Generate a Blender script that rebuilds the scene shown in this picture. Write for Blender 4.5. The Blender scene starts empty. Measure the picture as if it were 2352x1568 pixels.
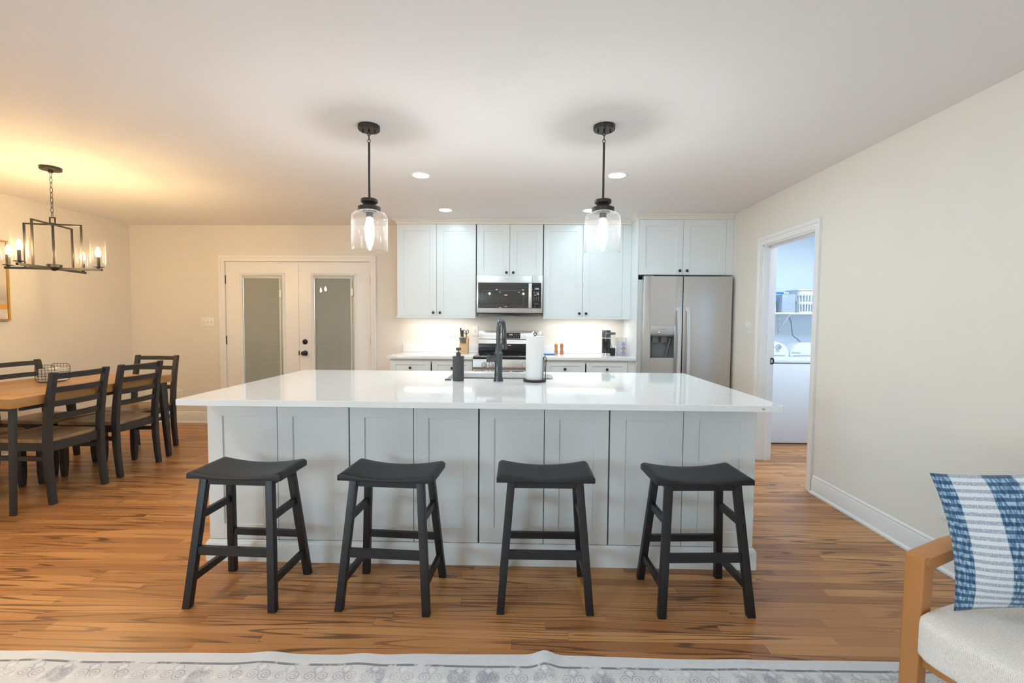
import bpy, bmesh, math, random
from mathutils import Vector, Matrix
PI = math.pi
R = random.Random(7)
scene = bpy.context.scene
COL = scene.collection

# ------------------------------------------------------------------ camera
F_PX = 1053.79
pitch, yaw, roll = 0.04582, 0.01942, 0.00735
fw = Vector((-math.sin(yaw)*math.cos(pitch), math.cos(yaw)*math.cos(pitch), -math.sin(pitch)))
rt0 = Vector((math.cos(yaw), math.sin(yaw), 0)); up0 = rt0.cross(fw)
rt = rt0*math.cos(roll) + up0*math.sin(roll)
up = -rt0*math.sin(roll) + up0*math.cos(roll)
cd = bpy.data.cameras.new('camera'); cam = bpy.data.objects.new('camera', cd); COL.objects.link(cam)
cd.sensor_width = 36.0; cd.sensor_fit = 'HORIZONTAL'; cd.lens = F_PX/2352*36.0; cd.clip_start = 0.02
cam.matrix_world = Matrix(((rt.x, up.x, -fw.x, 0), (rt.y, up.y, -fw.y, 0), (rt.z, up.z, -fw.z, 1.31041), (0, 0, 0, 1)))
scene.camera = cam

# ------------------------------------------------------------------ exposure, world, lights
vs = scene.view_settings
vs.view_transform = 'Standard'; vs.look = 'None'; vs.gamma = 1.0; vs.use_curve_mapping = False
vs.exposure = 0.14
scene.cycles.max_bounces = 8; scene.cycles.diffuse_bounces = 5; scene.cycles.use_adaptive_sampling = True; scene.cycles.adaptive_threshold = 0.05; scene.cycles.glossy_bounces = 5
scene.cycles.transparent_max_bounces = 16; scene.cycles.sample_clamp_indirect = 6.0
world = bpy.data.worlds.new('world'); scene.world = world; world.use_nodes = True
wn = world.node_tree; wn.nodes.clear()
wo = wn.nodes.new('ShaderNodeOutputWorld'); wb = wn.nodes.new('ShaderNodeBackground')
sky = wn.nodes.new('ShaderNodeTexSky'); sky.sky_type = 'NISHITA'; sky.sun_elevation = math.radians(35); sky.sun_disc = False
wb.inputs['Strength'].default_value = 0.12
wn.links.new(sky.outputs[0], wb.inputs[0]); wn.links.new(wb.outputs[0], wo.inputs[0])

H = 2.4558                     # ceiling height
COOL = (0.60, 0.87, 1.0); NEUT = (1.0, 0.95, 0.91); WARM = (1.0, 0.60, 0.25)
def area(name, loc, power, color, size, size_y=None, rot=(0, 0, 0), disk=False, spread=180):
    d = bpy.data.lights.new(name, 'AREA'); d.energy = power; d.color = color
    d.shape = 'DISK' if disk else ('RECTANGLE' if size_y else 'SQUARE'); d.size = size
    if size_y: d.size_y = size_y
    d.spread = math.radians(spread)
    o = bpy.data.objects.new(name, d); COL.objects.link(o); o.location = loc; o.rotation_euler = rot
    return o
def point(name, loc, power, color, r=0.012):
    d = bpy.data.lights.new(name, 'POINT'); d.energy = power; d.color = color; d.shadow_soft_size = r
    o = bpy.data.objects.new(name, d); COL.objects.link(o); o.location = loc
    return o
KITCHEN_SPOTS = [(-0.803, 3.675), (0.745, 3.672), (-0.797, 4.82), (0.70, 4.825)]
LIVING_SPOTS = [(-0.85, 1.05), (0.8, 1.05), (-0.85, -1.1), (0.8, -1.1)]
for x, y in KITCHEN_SPOTS: area('recessed_lamp', (x, y, H-0.007), 10 if y < 4 else 2.8, COOL, 0.125, disk=True)
for x, y in LIVING_SPOTS: area('recessed_lamp', (x, y, H-0.004), 4.6, (0.62, 0.86, 1.0), 0.125, disk=True)
for y in (-4.6, -2.85): area('window_daylight', (-4.965, y, 1.5), 130, (0.60, 0.83, 1.0), 1.6, 1.22, rot=(PI/2, 0, -PI/2))  # added fill: area lights brightening the room through made-up windows
area('recessed_lamp', (-2.75, 1.25, H-0.004), 11, (1.0, 0.80, 0.52), 0.125, disk=True, spread=110)  # added warm fill to brighten the left floor, no fixture here
area('laundry_lamp', (3.15, 4.3, H-0.02), 34, (0.70, 0.86, 1.0), 0.5)  # unseen area light added to stand in for the laundry's cool daylight
area('undercabinet_lamp', (-0.98, 5.42, 1.345), 2.5, NEUT, 0.80, 0.03)
area('undercabinet_lamp', (0.72, 5.42, 1.345), 2.5, NEUT, 0.80, 0.03)

# ------------------------------------------------------------------ mesh helpers
class MB:
    """collects solids in world (or local) coordinates; origin o is subtracted when built"""
    def __init__(s, o=(0, 0, 0)): s.bm = bmesh.new(); s.o = Vector(o)
    def add(s, t, M=None):
        if M is not None: bmesh.ops.transform(t, matrix=M, verts=t.verts)
        me = bpy.data.meshes.new('t'); t.to_mesh(me); t.free(); s.bm.from_mesh(me); bpy.data.meshes.remove(me)
        return s
    def box(s, lo, hi, bev=0.0, seg=2, M=None):
        t = bmesh.new(); bmesh.ops.create_cube(t, size=1)
        for v in t.verts: v.co = Vector([lo[i] if v.co[i] < 0 else hi[i] for i in range(3)])
        if bev: bmesh.ops.bevel(t, geom=t.edges[:], offset=bev, segments=seg, affect='EDGES', profile=0.6)
        return s.add(t, M)
    def hexa(s, bot, top, bev=0.0, seg=2):
        """8-corner solid: bot and top are lists of 4 points in the same order"""
        t = bmesh.new(); b = [t.verts.new(p) for p in bot]; u = [t.verts.new(p) for p in top]
        t.faces.new(b[::-1]); t.faces.new(u)
        for i in range(4): t.faces.new((b[i], b[(i+1) % 4], u[(i+1) % 4], u[i]))
        bmesh.ops.recalc_face_normals(t, faces=t.faces)
        if bev: bmesh.ops.bevel(t, geom=t.edges[:], offset=bev, segments=seg, affect='EDGES', profile=0.6)
        return s.add(t)
    def post(s, p0, p1, w0, w1, bev=0.0):
        """tapered square post standing between p0 and p1 (w = (wx, wy))"""
        def sq(p, w): return [(p[0]-w[0]/2, p[1]-w[1]/2, p[2]), (p[0]+w[0]/2, p[1]-w[1]/2, p[2]), (p[0]+w[0]/2, p[1]+w[1]/2, p[2]), (p[0]-w[0]/2, p[1]+w[1]/2, p[2])]
        return s.hexa(sq(p0, w0), sq(p1, w1), bev)
    def prism(s, poly, d0, d1, axis='y', bev=0.0):
        t = bmesh.new()
        def P(a, b, d): return {'y': (a, d, b), 'x': (d, a, b), 'z': (a, b, d)}[axis]
        b = [t.verts.new(P(a, c, d0)) for a, c in poly]; u = [t.verts.new(P(a, c, d1)) for a, c in poly]
        t.faces.new(b); t.faces.new(u[::-1]); n = len(poly)
        for i in range(n): t.faces.new((b[i], u[i], u[(i+1) % n], b[(i+1) % n]))
        bmesh.ops.recalc_face_normals(t, faces=t.faces)
        if bev:
            bmesh.ops.bevel(t, geom=t.edges[:], offset=bev, segments=2, affect='EDGES', profile=0.6)
        return s.add(t)
    def lathe(s, prof, c=(0, 0, 0), seg=32, M=None, close=False):
        t = bmesh.new(); rings = []
        for r, z in prof:
            if r < 1e-6: rings.append([t.verts.new((0, 0, z))])
            else: rings.append([t.verts.new((r*math.cos(2*PI*k/seg), r*math.sin(2*PI*k/seg), z)) for k in range(seg)])
        if close: rings.append(rings[0])
        for a, b in zip(rings, rings[1:]):
            for k in range(seg):
                k2 = (k+1) % seg
                q = [a[k % len(a)], a[k2 % len(a)], b[k2 % len(b)], b[k % len(b)]]
                q = list(dict.fromkeys(q))
                if len(q) > 2:
                    try: t.faces.new(q)
                    except ValueError: pass
        bmesh.ops.recalc_face_normals(t, faces=t.faces)
        MM = Matrix.Translation(Vector(c)) @ (M if M is not None else Matrix())
        return s.add(t, MM)
    def cyl(s, p0, p1, r0, r1=None, seg=16):
        r1 = r0 if r1 is None else r1
        p0, p1 = Vector(p0), Vector(p1); d = p1-p0
        M = Matrix.Translation(p0) @ d.to_track_quat('Z', 'Y').to_matrix().to_4x4()
        return s.lathe([(0, 0), (r0, 0), (r1, d.length), (0, d.length)], seg=seg, M=M)
    def tube(s, pts, r, seg=10, closed=False, flat=None):
        t = bmesh.new(); pts = [Vector(p) for p in pts]; n = len(pts); rings = []; prev = None
        for i, p in enumerate(pts):
            if closed: d = (pts[(i+1) % n]-pts[i-1]).normalized()
            else: d = (pts[min(i+1, n-1)]-pts[max(i-1, 0)]).normalized()
            if prev is None:
                a = d.orthogonal().normalized()
            else:
                a = (prev-d*prev.dot(d)); a = a.normalized() if a.length > 1e-6 else d.orthogonal().normalized()
            prev = a; b = d.cross(a)
            rr = r[i] if isinstance(r, (list, tuple)) else r
            rings.append([t.verts.new(p+(a*math.cos(2*PI*k/seg)+b*math.sin(2*PI*k/seg))*rr) for k in range(seg)])
        m = n if closed else n-1
        for i in range(m):
            A, B = rings[i], rings[(i+1) % n]
            for k in range(seg): t.faces.new((A[k], A[(k+1) % seg], B[(k+1) % seg], B[k]))
        if not closed: t.faces.new(rings[0][::-1]); t.faces.new(rings[-1])
        bmesh.ops.recalc_face_normals(t, faces=t.faces)
        return s.add(t)
    def bar(s, pts, w, h, up=(0, 0, 1)):
        """rectangular bar swept along pts: w across, h along up"""
        t = bmesh.new(); pts = [Vector(p) for p in pts]; n = len(pts); rings = []; U = Vector(up).normalized()
        for i, p in enumerate(pts):
            d = (pts[min(i+1, n-1)]-pts[max(i-1, 0)]).normalized()
            a = d.cross(U).normalized(); b = a.cross(d)
            rings.append([t.verts.new(p+a*sx*w/2+b*sy*h/2) for sx, sy in ((-1, -1), (1, -1), (1, 1), (-1, 1))])
        for A, B in zip(rings, rings[1:]):
            for k in range(4): t.faces.new((A[k], A[(k+1) % 4], B[(k+1) % 4], B[k]))
        t.faces.new(rings[0][::-1]); t.faces.new(rings[-1])
        bmesh.ops.recalc_face_normals(t, faces=t.faces)
        return s.add(t)
    def grid(s, nu, nv, f):
        t = bmesh.new(); g = [[t.verts.new(f(i/nu, j/nv)) for j in range(nv+1)] for i in range(nu+1)]
        for i in range(nu):
            for j in range(nv): t.faces.new((g[i][j], g[i+1][j], g[i+1][j+1], g[i][j+1]))
        return s.add(t)
    def build(s, name, m, parent=None, ang=35, kind=None, label=None):
        if s.o.length: bmesh.ops.translate(s.bm, vec=-s.o, verts=s.bm.verts)
        me = bpy.data.meshes.new(name); s.bm.to_mesh(me); s.bm.free()
        me.materials.append(m)
        for p in me.polygons: p.use_smooth = True
        me.set_sharp_from_angle(angle=math.radians(ang))
        o = bpy.data.objects.new(name, me); COL.objects.link(o)
        if parent is not None: o.parent = parent
        elif s.o.length: o.location = s.o
        if kind: o['kind'] = kind
        if label: o['label'] = label
        return o

def tag(o, label, cat, group=None):
    o['label'] = label; o['category'] = cat
    if group: o['group'] = group
    return o
def thing(name, label, cat, loc=(0, 0, 0), rotz=0.0, group=None):
    o = bpy.data.objects.new(name, None); COL.objects.link(o); o.empty_display_size = 0.05
    o.location = loc; o.rotation_euler = (0, 0, rotz)
    return tag(o, label, cat, group)
def kids(o): return [c for c in bpy.data.objects if c.parent == o]
def dup(root, loc, rotz, label, group=None, tree=None):
    tree = tree or [(c, kids(c)) for c in kids(root)]
    r = root.copy(); COL.objects.link(r); r.location = loc; r.rotation_euler = (0, 0, rotz); r['label'] = label
    if group: r['group'] = group
    for ch, sub in tree:
        c = ch.copy(); COL.objects.link(c); c.parent = r
        for g in sub:
            d = g.copy(); COL.objects.link(d); d.parent = c
    return r
def text(name, s, size, loc, m, parent, rot=(PI/2, 0, 0), align='CENTER', depth=0.0004):
    cu = bpy.data.curves.new(name, 'FONT'); cu.body = s; cu.size = size; cu.align_x = align; cu.align_y = 'CENTER'; cu.extrude = depth
    cu.materials.append(m)
    tmp = bpy.data.objects.new(name, cu); COL.objects.link(tmp)
    dg = bpy.context.evaluated_depsgraph_get(); me = bpy.data.meshes.new_from_object(tmp.evaluated_get(dg)); bpy.data.objects.remove(tmp)
    o = bpy.data.objects.new(name, me); COL.objects.link(o); o.parent = parent; o.location = loc; o.rotation_euler = rot
    return o

# ------------------------------------------------------------------ materials
class NT:
    def __init__(s, name):
        s.m = bpy.data.materials.new(name); s.m.use_nodes = True; s.t = s.m.node_tree; s.t.nodes.clear()
        s.out = s.n('OutputMaterial'); s.bsdf = s.n('BsdfPrincipled'); s.l(s.bsdf, s.out.inputs[0])
    def n(s, ty, **kw):
        nd = s.t.nodes.new('ShaderNode'+ty)
        for k, v in kw.items(): setattr(nd, k, v)
        return nd
    def l(s, a, b):
        s.t.links.new(a.outputs[0] if hasattr(a, 'outputs') else a, b)
    def setin(s, sock, v):
        if v is None: return
        if hasattr(v, 'outputs') or hasattr(v, 'is_output'): s.l(v, sock)
        else: sock.default_value = v
    def math(s, op, a, b=None, c=None):
        nd = s.n('Math', operation=op)
        for i, v in enumerate((a, b, c)): s.setin(nd.inputs[i], v)
        return nd.outputs[0]
    def mix(s, f, a, b, blend='MIX'):
        nd = s.n('Mix', data_type='RGBA', blend_type=blend)
        s.setin(nd.inputs[0], f)
        for i, v in ((6, a), (7, b)):
            s.setin(nd.inputs[i], (tuple(v)+(1,)) if isinstance(v, tuple) and len(v) == 3 else v)
        return nd.outputs[2]
    def coord(s, which='Object', scale=None):
        tc = s.n('TexCoord').outputs[which]
        if scale is None: return tc
        mp = s.n('Mapping'); mp.inputs['Scale'].default_value = scale; s.l(tc, mp.inputs[0]); return mp.outputs[0]
    def noise(s, vec, scale, detail=3, rough=0.5, dist=0.0, w=None):
        nd = s.n('TexNoise'); nd.inputs['Scale'].default_value = scale; nd.inputs['Detail'].default_value = detail
        nd.inputs['Roughness'].default_value = rough; nd.inputs['Distortion'].default_value = dist
        if w is not None: nd.noise_dimensions = '4D'; s.setin(nd.inputs['W'], w)
        if vec is not None: s.l(vec, nd.inputs['Vector'])
        return nd.outputs[0]
    def ramp(s, f, stops):
        nd = s.n('ValToRGB'); cr = nd.color_ramp
        while len(cr.elements) < len(stops): cr.elements.new(0.5)
        for e, (p, c) in zip(cr.elements, stops): e.position = p; e.color = tuple(c)+(1,) if len(c) == 3 else c
        s.l(f, nd.inputs[0]); return nd.outputs[0]
    def step(s, x, a, b):
        nd = s.n('MapRange', interpolation_type='SMOOTHSTEP'); s.setin(nd.inputs[0], x)
        nd.inputs[1].default_value = a; nd.inputs[2].default_value = b; return nd.outputs[0]
    def bump(s, h, strength=0.2, dist=0.002):
        nd = s.n('Bump'); nd.inputs['Strength'].default_value = strength; nd.inputs['Distance'].default_value = dist
        s.l(h, nd.inputs['Height']); s.l(nd, s.bsdf.inputs['Normal'])
    def p(s, **kw):
        names = dict(color='Base Color', rough='Roughness', metal='Metallic', ior='IOR', spec='Specular IOR Level', coat='Coat Weight', aniso='Anisotropic', sheen='Sheen Weight', emit='Emission Strength', ecol='Emission Color')
        for k, v in kw.items():
            if isinstance(v, tuple) and len(v) == 3: v = v+(1,)
            s.setin(s.bsdf.inputs[names[k]], v)
        return s

def mat(name, color, rough=0.5, metal=0.0, var=0.05, nscale=6.0, bump=0.0, bscale=200.0, **kw):
    t = NT(name); c = t.coord()
    n = t.noise(c, nscale, 4)
    dark = tuple(x*(1-var) for x in color); lite = tuple(min(1, x*(1+var)) for x in color)
    t.p(color=t.mix(n, dark, lite), rough=rough, metal=metal, **kw)
    if bump: t.bump(t.noise(c, bscale, 2), bump, 0.001)
    return t.m
def emit(name, color, strength):
    t = NT(name); t.p(color=(0.8, 0.8, 0.8), ecol=color, emit=strength); return t.m

M = {}
M['wall'] = mat('wall_paint_cream', (0.79, 0.75, 0.69), 0.85, var=0.015, bump=0.08, bscale=350)
M['wall_splash'] = M['wall']
M['laundry_wall'] = mat('laundry_paint', (0.74, 0.80, 0.86), 0.85, var=0.01)
M['ceiling'] = mat('ceiling_paint', (0.86, 0.85, 0.845), 0.95, var=0.01, bump=0.05, bscale=300)
M['trim'] = mat('trim_gloss_white', (0.84, 0.83, 0.82), 0.35, var=0.01)
M['cab'] = mat('cabinet_paint', (0.775, 0.81, 0.82), 0.32, var=0.01)
M['appl_white'] = mat('appliance_white', (0.80, 0.82, 0.85), 0.25, var=0.01)
M['black'] = mat('black_stain', (0.013, 0.013, 0.015), 0.42, var=0.3, nscale=40, bump=0.05, bscale=120)
M['charcoal'] = mat('charcoal_paint', (0.035, 0.035, 0.037), 0.42, var=0.1)
M['bronze'] = mat('dark_bronze', (0.05, 0.045, 0.042), 0.38, 0.6, var=0.1)
M['blackmetal'] = mat('black_metal', (0.03, 0.03, 0.032), 0.4, 0.4, var=0.1)
M['gunmetal'] = mat('gunmetal', (0.10, 0.115, 0.125), 0.30, 0.85, var=0.1)
M['soapgrey'] = mat('soap_grey', (0.07, 0.07, 0.075), 0.55, var=0.15)
M['plastic_white'] = mat('switch_plastic', (0.85, 0.84, 0.82), 0.4, var=0.005)
M['black_plastic'] = mat('black_plastic', (0.018, 0.018, 0.02), 0.3, var=0.1)
M['grey_plastic'] = mat('grey_plastic', (0.14, 0.15, 0.155), 0.35, var=0.1)
M['black_glass'] = mat('black_glass', (0.02, 0.02, 0.022), 0.04, var=0.05)
M['chrome'] = mat('chrome', (0.75, 0.76, 0.78), 0.12, 1.0, var=0.02)
M['paper'] = mat('paper_towel', (0.86, 0.86, 0.86), 0.95, var=0.02, bump=0.4, bscale=160)
M['napkin'] = mat('napkin_paper', (0.86, 0.83, 0.80), 0.9, var=0.02)
M['copper'] = mat('copper_wood', (0.50, 0.20, 0.10), 0.35, var=0.15)
M['bluepack'] = mat('blue_wrapper', (0.16, 0.38, 0.72), 0.35, var=0.3, nscale=60)
M['blue'] = mat('blue_handle', (0.02, 0.22, 0.72), 0.4)
M['box_grey'] = mat('grey_card', (0.42, 0.48, 0.56), 0.7, var=0.03)
M['handle_steel'] = mat('handle_steel', (0.72, 0.72, 0.72), 0.38, 0.75)
M['fridge_side'] = mat('fridge_side_paint', (0.52, 0.52, 0.52), 0.4, 0.3)
M['gold'] = mat('gold_frame', (0.75, 0.48, 0.14), 0.35, 0.8)
M['lamp'] = emit('lamp_diffuser', (0.92, 0.97, 1.0), 14)
M['bulb'] = emit('bulb_glow', (0.98, 0.98, 0.97), 150)
M['bulb_warm'] = emit('bulb_glow_warm', (1.0, 0.70, 0.34), 600)
M['led_blue'] = emit('led_blue', (0.2, 0.55, 1.0), 1.2)
M['led_white'] = emit('led_white', (0.85, 0.9, 1.0), 0.9)
M['window_glow'] = emit('window_sky', (0.8, 0.9, 1.0), 2.5)
M['mark_grey'] = mat('mark_grey', (0.22, 0.22, 0.23), 0.5)
M['mark_white'] = mat('mark_white', (0.6, 0.6, 0.62), 0.5)
M['leather'] = mat('fan_bronze', (0.05, 0.04, 0.035), 0.5)

def mk_glass(name, tint, rough=0.0, seeds=False, haze=0.0):
    t = NT(name); t.t.nodes.remove(t.bsdf)
    tr = t.n('BsdfTransparent'); tr.inputs[0].default_value = tint+(1,)
    gl = t.n('BsdfGlossy'); gl.inputs['Roughness'].default_value = rough
    lw = t.n('LayerWeight'); lw.inputs['Blend'].default_value = 0.5
    f = t.math('ADD', 0.02, t.math('MULTIPLY', t.math('POWER', lw.outputs['Facing'], 3.0), 0.7))
    if seeds:
        v = t.n('TexVoronoi'); v.inputs['Scale'].default_value = 55
        t.l(t.coord('Object', (1, 1, 0.55)), v.inputs['Vector'])
        f = t.math('ADD', f, t.math('MULTIPLY', t.math('LESS_THAN', v.outputs['Distance'], 0.10), 0.5))
    mx = t.n('MixShader'); t.l(f, mx.inputs[0]); t.l(tr, mx.inputs[1]); t.l(gl, mx.inputs[2])
    if haze:                                  # faint translucent scatter in the material, also standing in for bulb bloom
        df = t.n('BsdfTranslucent'); df.inputs[0].default_value = (0.95, 0.95, 0.95, 1)
        m2 = t.n('MixShader'); t.l(t.math('ADD', haze, t.math('MULTIPLY', t.math('POWER', lw.outputs['Facing'], 3.0), haze*5)), m2.inputs[0])
        t.l(mx, m2.inputs[1]); t.l(df, m2.inputs[2]); mx = m2
    t.l(mx, t.out.inputs[0])
    return t.m
M['glass'] = mk_glass('clear_glass', (1.0, 1.0, 1.0), haze=0.003)
M['seeded'] = mk_glass('seeded_glass', (1.0, 1.0, 1.0), 0.02, True, 0.006)
M['pane'] = mk_glass('window_pane', (0.93, 0.95, 0.95))
M['acrylic'] = mk_glass('clear_acrylic', (0.92, 0.93, 0.95))

def mk_steel():
    t = NT('brushed_steel'); c = t.coord('Object', (260, 260, 1.2)); n = t.noise(c, 1.0, 2)
    big = t.noise(t.coord(), 2.0, 2)
    t.p(color=t.mix(n, (0.56, 0.55, 0.54), (0.64, 0.63, 0.62)), rough=t.math('ADD', t.math('MULTIPLY', big, 0.08), 0.29), metal=1.0, aniso=0.5)
    return t.m
M['steel'] = mk_steel()
def mk_quartz():
    t = NT('white_quartz'); c = t.coord()
    vn = t.noise(c, 1.6, 5, 0.6, 1.2); v = t.step(t.math('ABSOLUTE', t.math('SUBTRACT', vn, 0.5)), 0.0, 0.02)
    msk = t.step(t.noise(c, 1.1, 2), 0.52, 0.66)
    f = t.math('MULTIPLY', t.math('SUBTRACT', 1.0, v), msk)
    t.p(color=t.mix(t.math('MULTIPLY', f, 0.30), (0.86, 0.86, 0.86), (0.68, 0.67, 0.66)), rough=0.05, spec=0.6)
    return t.m
M['quartz'] = mk_quartz()

def wood_grain(t, vec, idv, lines=26.0, sx=1.0, sy=11.0):
    """cathedral grain: contour lines of a stretched noise; returns (line mask, tone)"""
    mp = t.n('Mapping'); mp.inputs['Scale'].default_value = (sx, sy, sy); t.l(vec, mp.inputs[0])
    n = t.noise(mp.outputs[0], 1.0, 2, 0.35, 0.2, w=idv)
    w = t.math('SINE', t.math('MULTIPLY', n, lines))
    ln = t.step(w, 0.55, 0.99)
    mp2 = t.n('Mapping'); mp2.inputs['Scale'].default_value = (sx*4, sy*14, sy*14); t.l(vec, mp2.inputs[0])
    fine = t.noise(mp2.outputs[0], 1.0, 3, 0.6, w=idv)
    return ln, fine
def mk_floor():
    t = NT('oak_plank_floor'); c = t.coord('Object'); sp = t.n('SeparateXYZ'); t.l(c, sp.inputs[0]); x, y = sp.outputs[0], sp.outputs[1]
    W = 0.0572
    yy = t.math('DIVIDE', y, W); row = t.math('FLOOR', yy); fy = t.math('FRACT', yy)
    wn1 = t.n('TexWhiteNoise', noise_dimensions='1D'); t.l(row, wn1.inputs['W'])
    L = t.math('ADD', t.math('MULTIPLY', wn1.outputs[0], 0.7), 0.65)
    xx = t.math('ADD', t.math('DIVIDE', x, L), t.math('MULTIPLY', wn1.outputs[0], 37.0))
    colm = t.math('FLOOR', xx); fx = t.math('FRACT', xx)
    cb = t.n('CombineXYZ'); t.l(row, cb.inputs[0]); t.l(colm, cb.inputs[1])
    wn2 = t.n('TexWhiteNoise', noise_dimensions='2D'); t.l(cb, wn2.inputs['Vector']); rid = wn2.outputs[0]
    idv = t.math('MULTIPLY', rid, 53.0)
    ln, fine = wood_grain(t, c, idv, 62.0, 0.58, 12.0)
    tone = t.ramp(rid, [(0.0, (0.36, 0.150, 0.052)), (0.3, (0.47, 0.206, 0.073)), (0.65, (0.54, 0.243, 0.086)), (1.0, (0.63, 0.305, 0.112))])
    pore = t.step(fine, 0.50, 0.72)
    c1 = t.mix(t.math('MULTIPLY', pore, 0.28), tone, (0.13, 0.05, 0.02))
    amt = t.math('MULTIPLY', t.step(t.noise(c, 1.7, 1), 0.26, 0.60), 0.78)
    c2 = t.mix(t.math('MULTIPLY', ln, amt), c1, (0.095, 0.038, 0.017))
    e1 = t.math('MINIMUM', fy, t.math('SUBTRACT', 1.0, fy)); e2 = t.math('MULTIPLY', t.math('MINIMUM', fx, t.math('SUBTRACT', 1.0, fx)), t.math('DIVIDE', L, W))
    gap = t.step(t.math('MINIMUM', e1, e2), 0.0, 0.022)
    c3 = t.mix(gap, t.mix(0.55, c2, (0.06, 0.025, 0.012)), c2)
    t.p(color=c3, rough=t.math('ADD', 0.27, t.math('MULTIPLY', fine, 0.12)), spec=0.5)
    hgt = t.math('SUBTRACT', gap, t.math('MULTIPLY', ln, 0.15))
    t.bump(hgt, 0.25, 0.0006)
    return t.m
M['floor'] = mk_floor()
def mk_wood(name, cols, axis_rot=(0, 0, 0), lines=20, sx=1.5, sy=9, planks=None, rough=0.38, grain=0.3):
    t = NT(name); c = t.coord()
    mp = t.n('Mapping'); mp.inputs['Rotation'].default_value = axis_rot; t.l(c, mp.inputs[0]); c = mp.outputs[0]
    idv = 3.0; tone = None
    if planks:
        sp = t.n('SeparateXYZ'); t.l(c, sp.inputs[0])
        row = t.math('FLOOR', t.math('DIVIDE', sp.outputs[1], planks[0]))
        w1 = t.n('TexWhiteNoise', noise_dimensions='1D'); t.l(row, w1.inputs['W'])
        cl = t.math('FLOOR', t.math('ADD', t.math('DIVIDE', sp.outputs[0], planks[1]), t.math('MULTIPLY', w1.outputs[0], 9.0)))
        cb = t.n('CombineXYZ'); t.l(row, cb.inputs[0]); t.l(cl, cb.inputs[1])
        w2 = t.n('TexWhiteNoise', noise_dimensions='2D'); t.l(cb, w2.inputs['Vector'])
        idv = t.math('MULTIPLY', w2.outputs[0], 31.0); tone = w2.outputs[0]
    else: tone = t.noise(c, 2.0, 2)
    ln, fine = wood_grain(t, c, idv, lines, sx, sy)
    base = t.ramp(tone, [(0.0, cols[0]), (1.0, cols[1])])
    k = t.mix(t.math('MULTIPLY', ln, grain), base, cols[2])
    k = t.mix(t.math('MULTIPLY', t.step(fine, 0.5, 0.8), 0.2), k, cols[2])
    t.p(color=k, rough=rough); return t.m
M['table_wood'] = mk_wood('table_maple', ((0.42, 0.215, 0.075), (0.56, 0.31, 0.115), (0.30, 0.14, 0.045)), (0, 0, PI/2), planks=(0.07, 0.55), rough=0.3)
M['seat_wood'] = mk_wood('chair_seat_wood', ((0.34, 0.205, 0.10), (0.48, 0.30, 0.15), (0.20, 0.115, 0.055)), (0, 0, 0), planks=(0.09, 3.0), grain=0.55)
M['arm_wood'] = mk_wood('armchair_beech', ((0.42, 0.17, 0.048), (0.50, 0.215, 0.064), (0.32, 0.12, 0.03)), (0, PI/2, 0), lines=10, grain=0.25)
M['block_wood'] = mk_wood('pale_block_wood', ((0.62, 0.38, 0.18), (0.68, 0.43, 0.21), (0.5, 0.28, 0.12)), (0, PI/2, 0), lines=14, sx=4, sy=30, grain=0.2)
M['mill_pale'] = mk_wood('mill_pale_wood', ((0.55, 0.27, 0.11), (0.62, 0.32, 0.14), (0.4, 0.17, 0.06)), (0, PI/2, 0), sx=6, sy=40)
M['mill_red'] = mk_wood('mill_red_wood', ((0.50, 0.16, 0.07), (0.56, 0.20, 0.09), (0.36, 0.1, 0.04)), (0, PI/2, 0), sx=6, sy=40)

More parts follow.
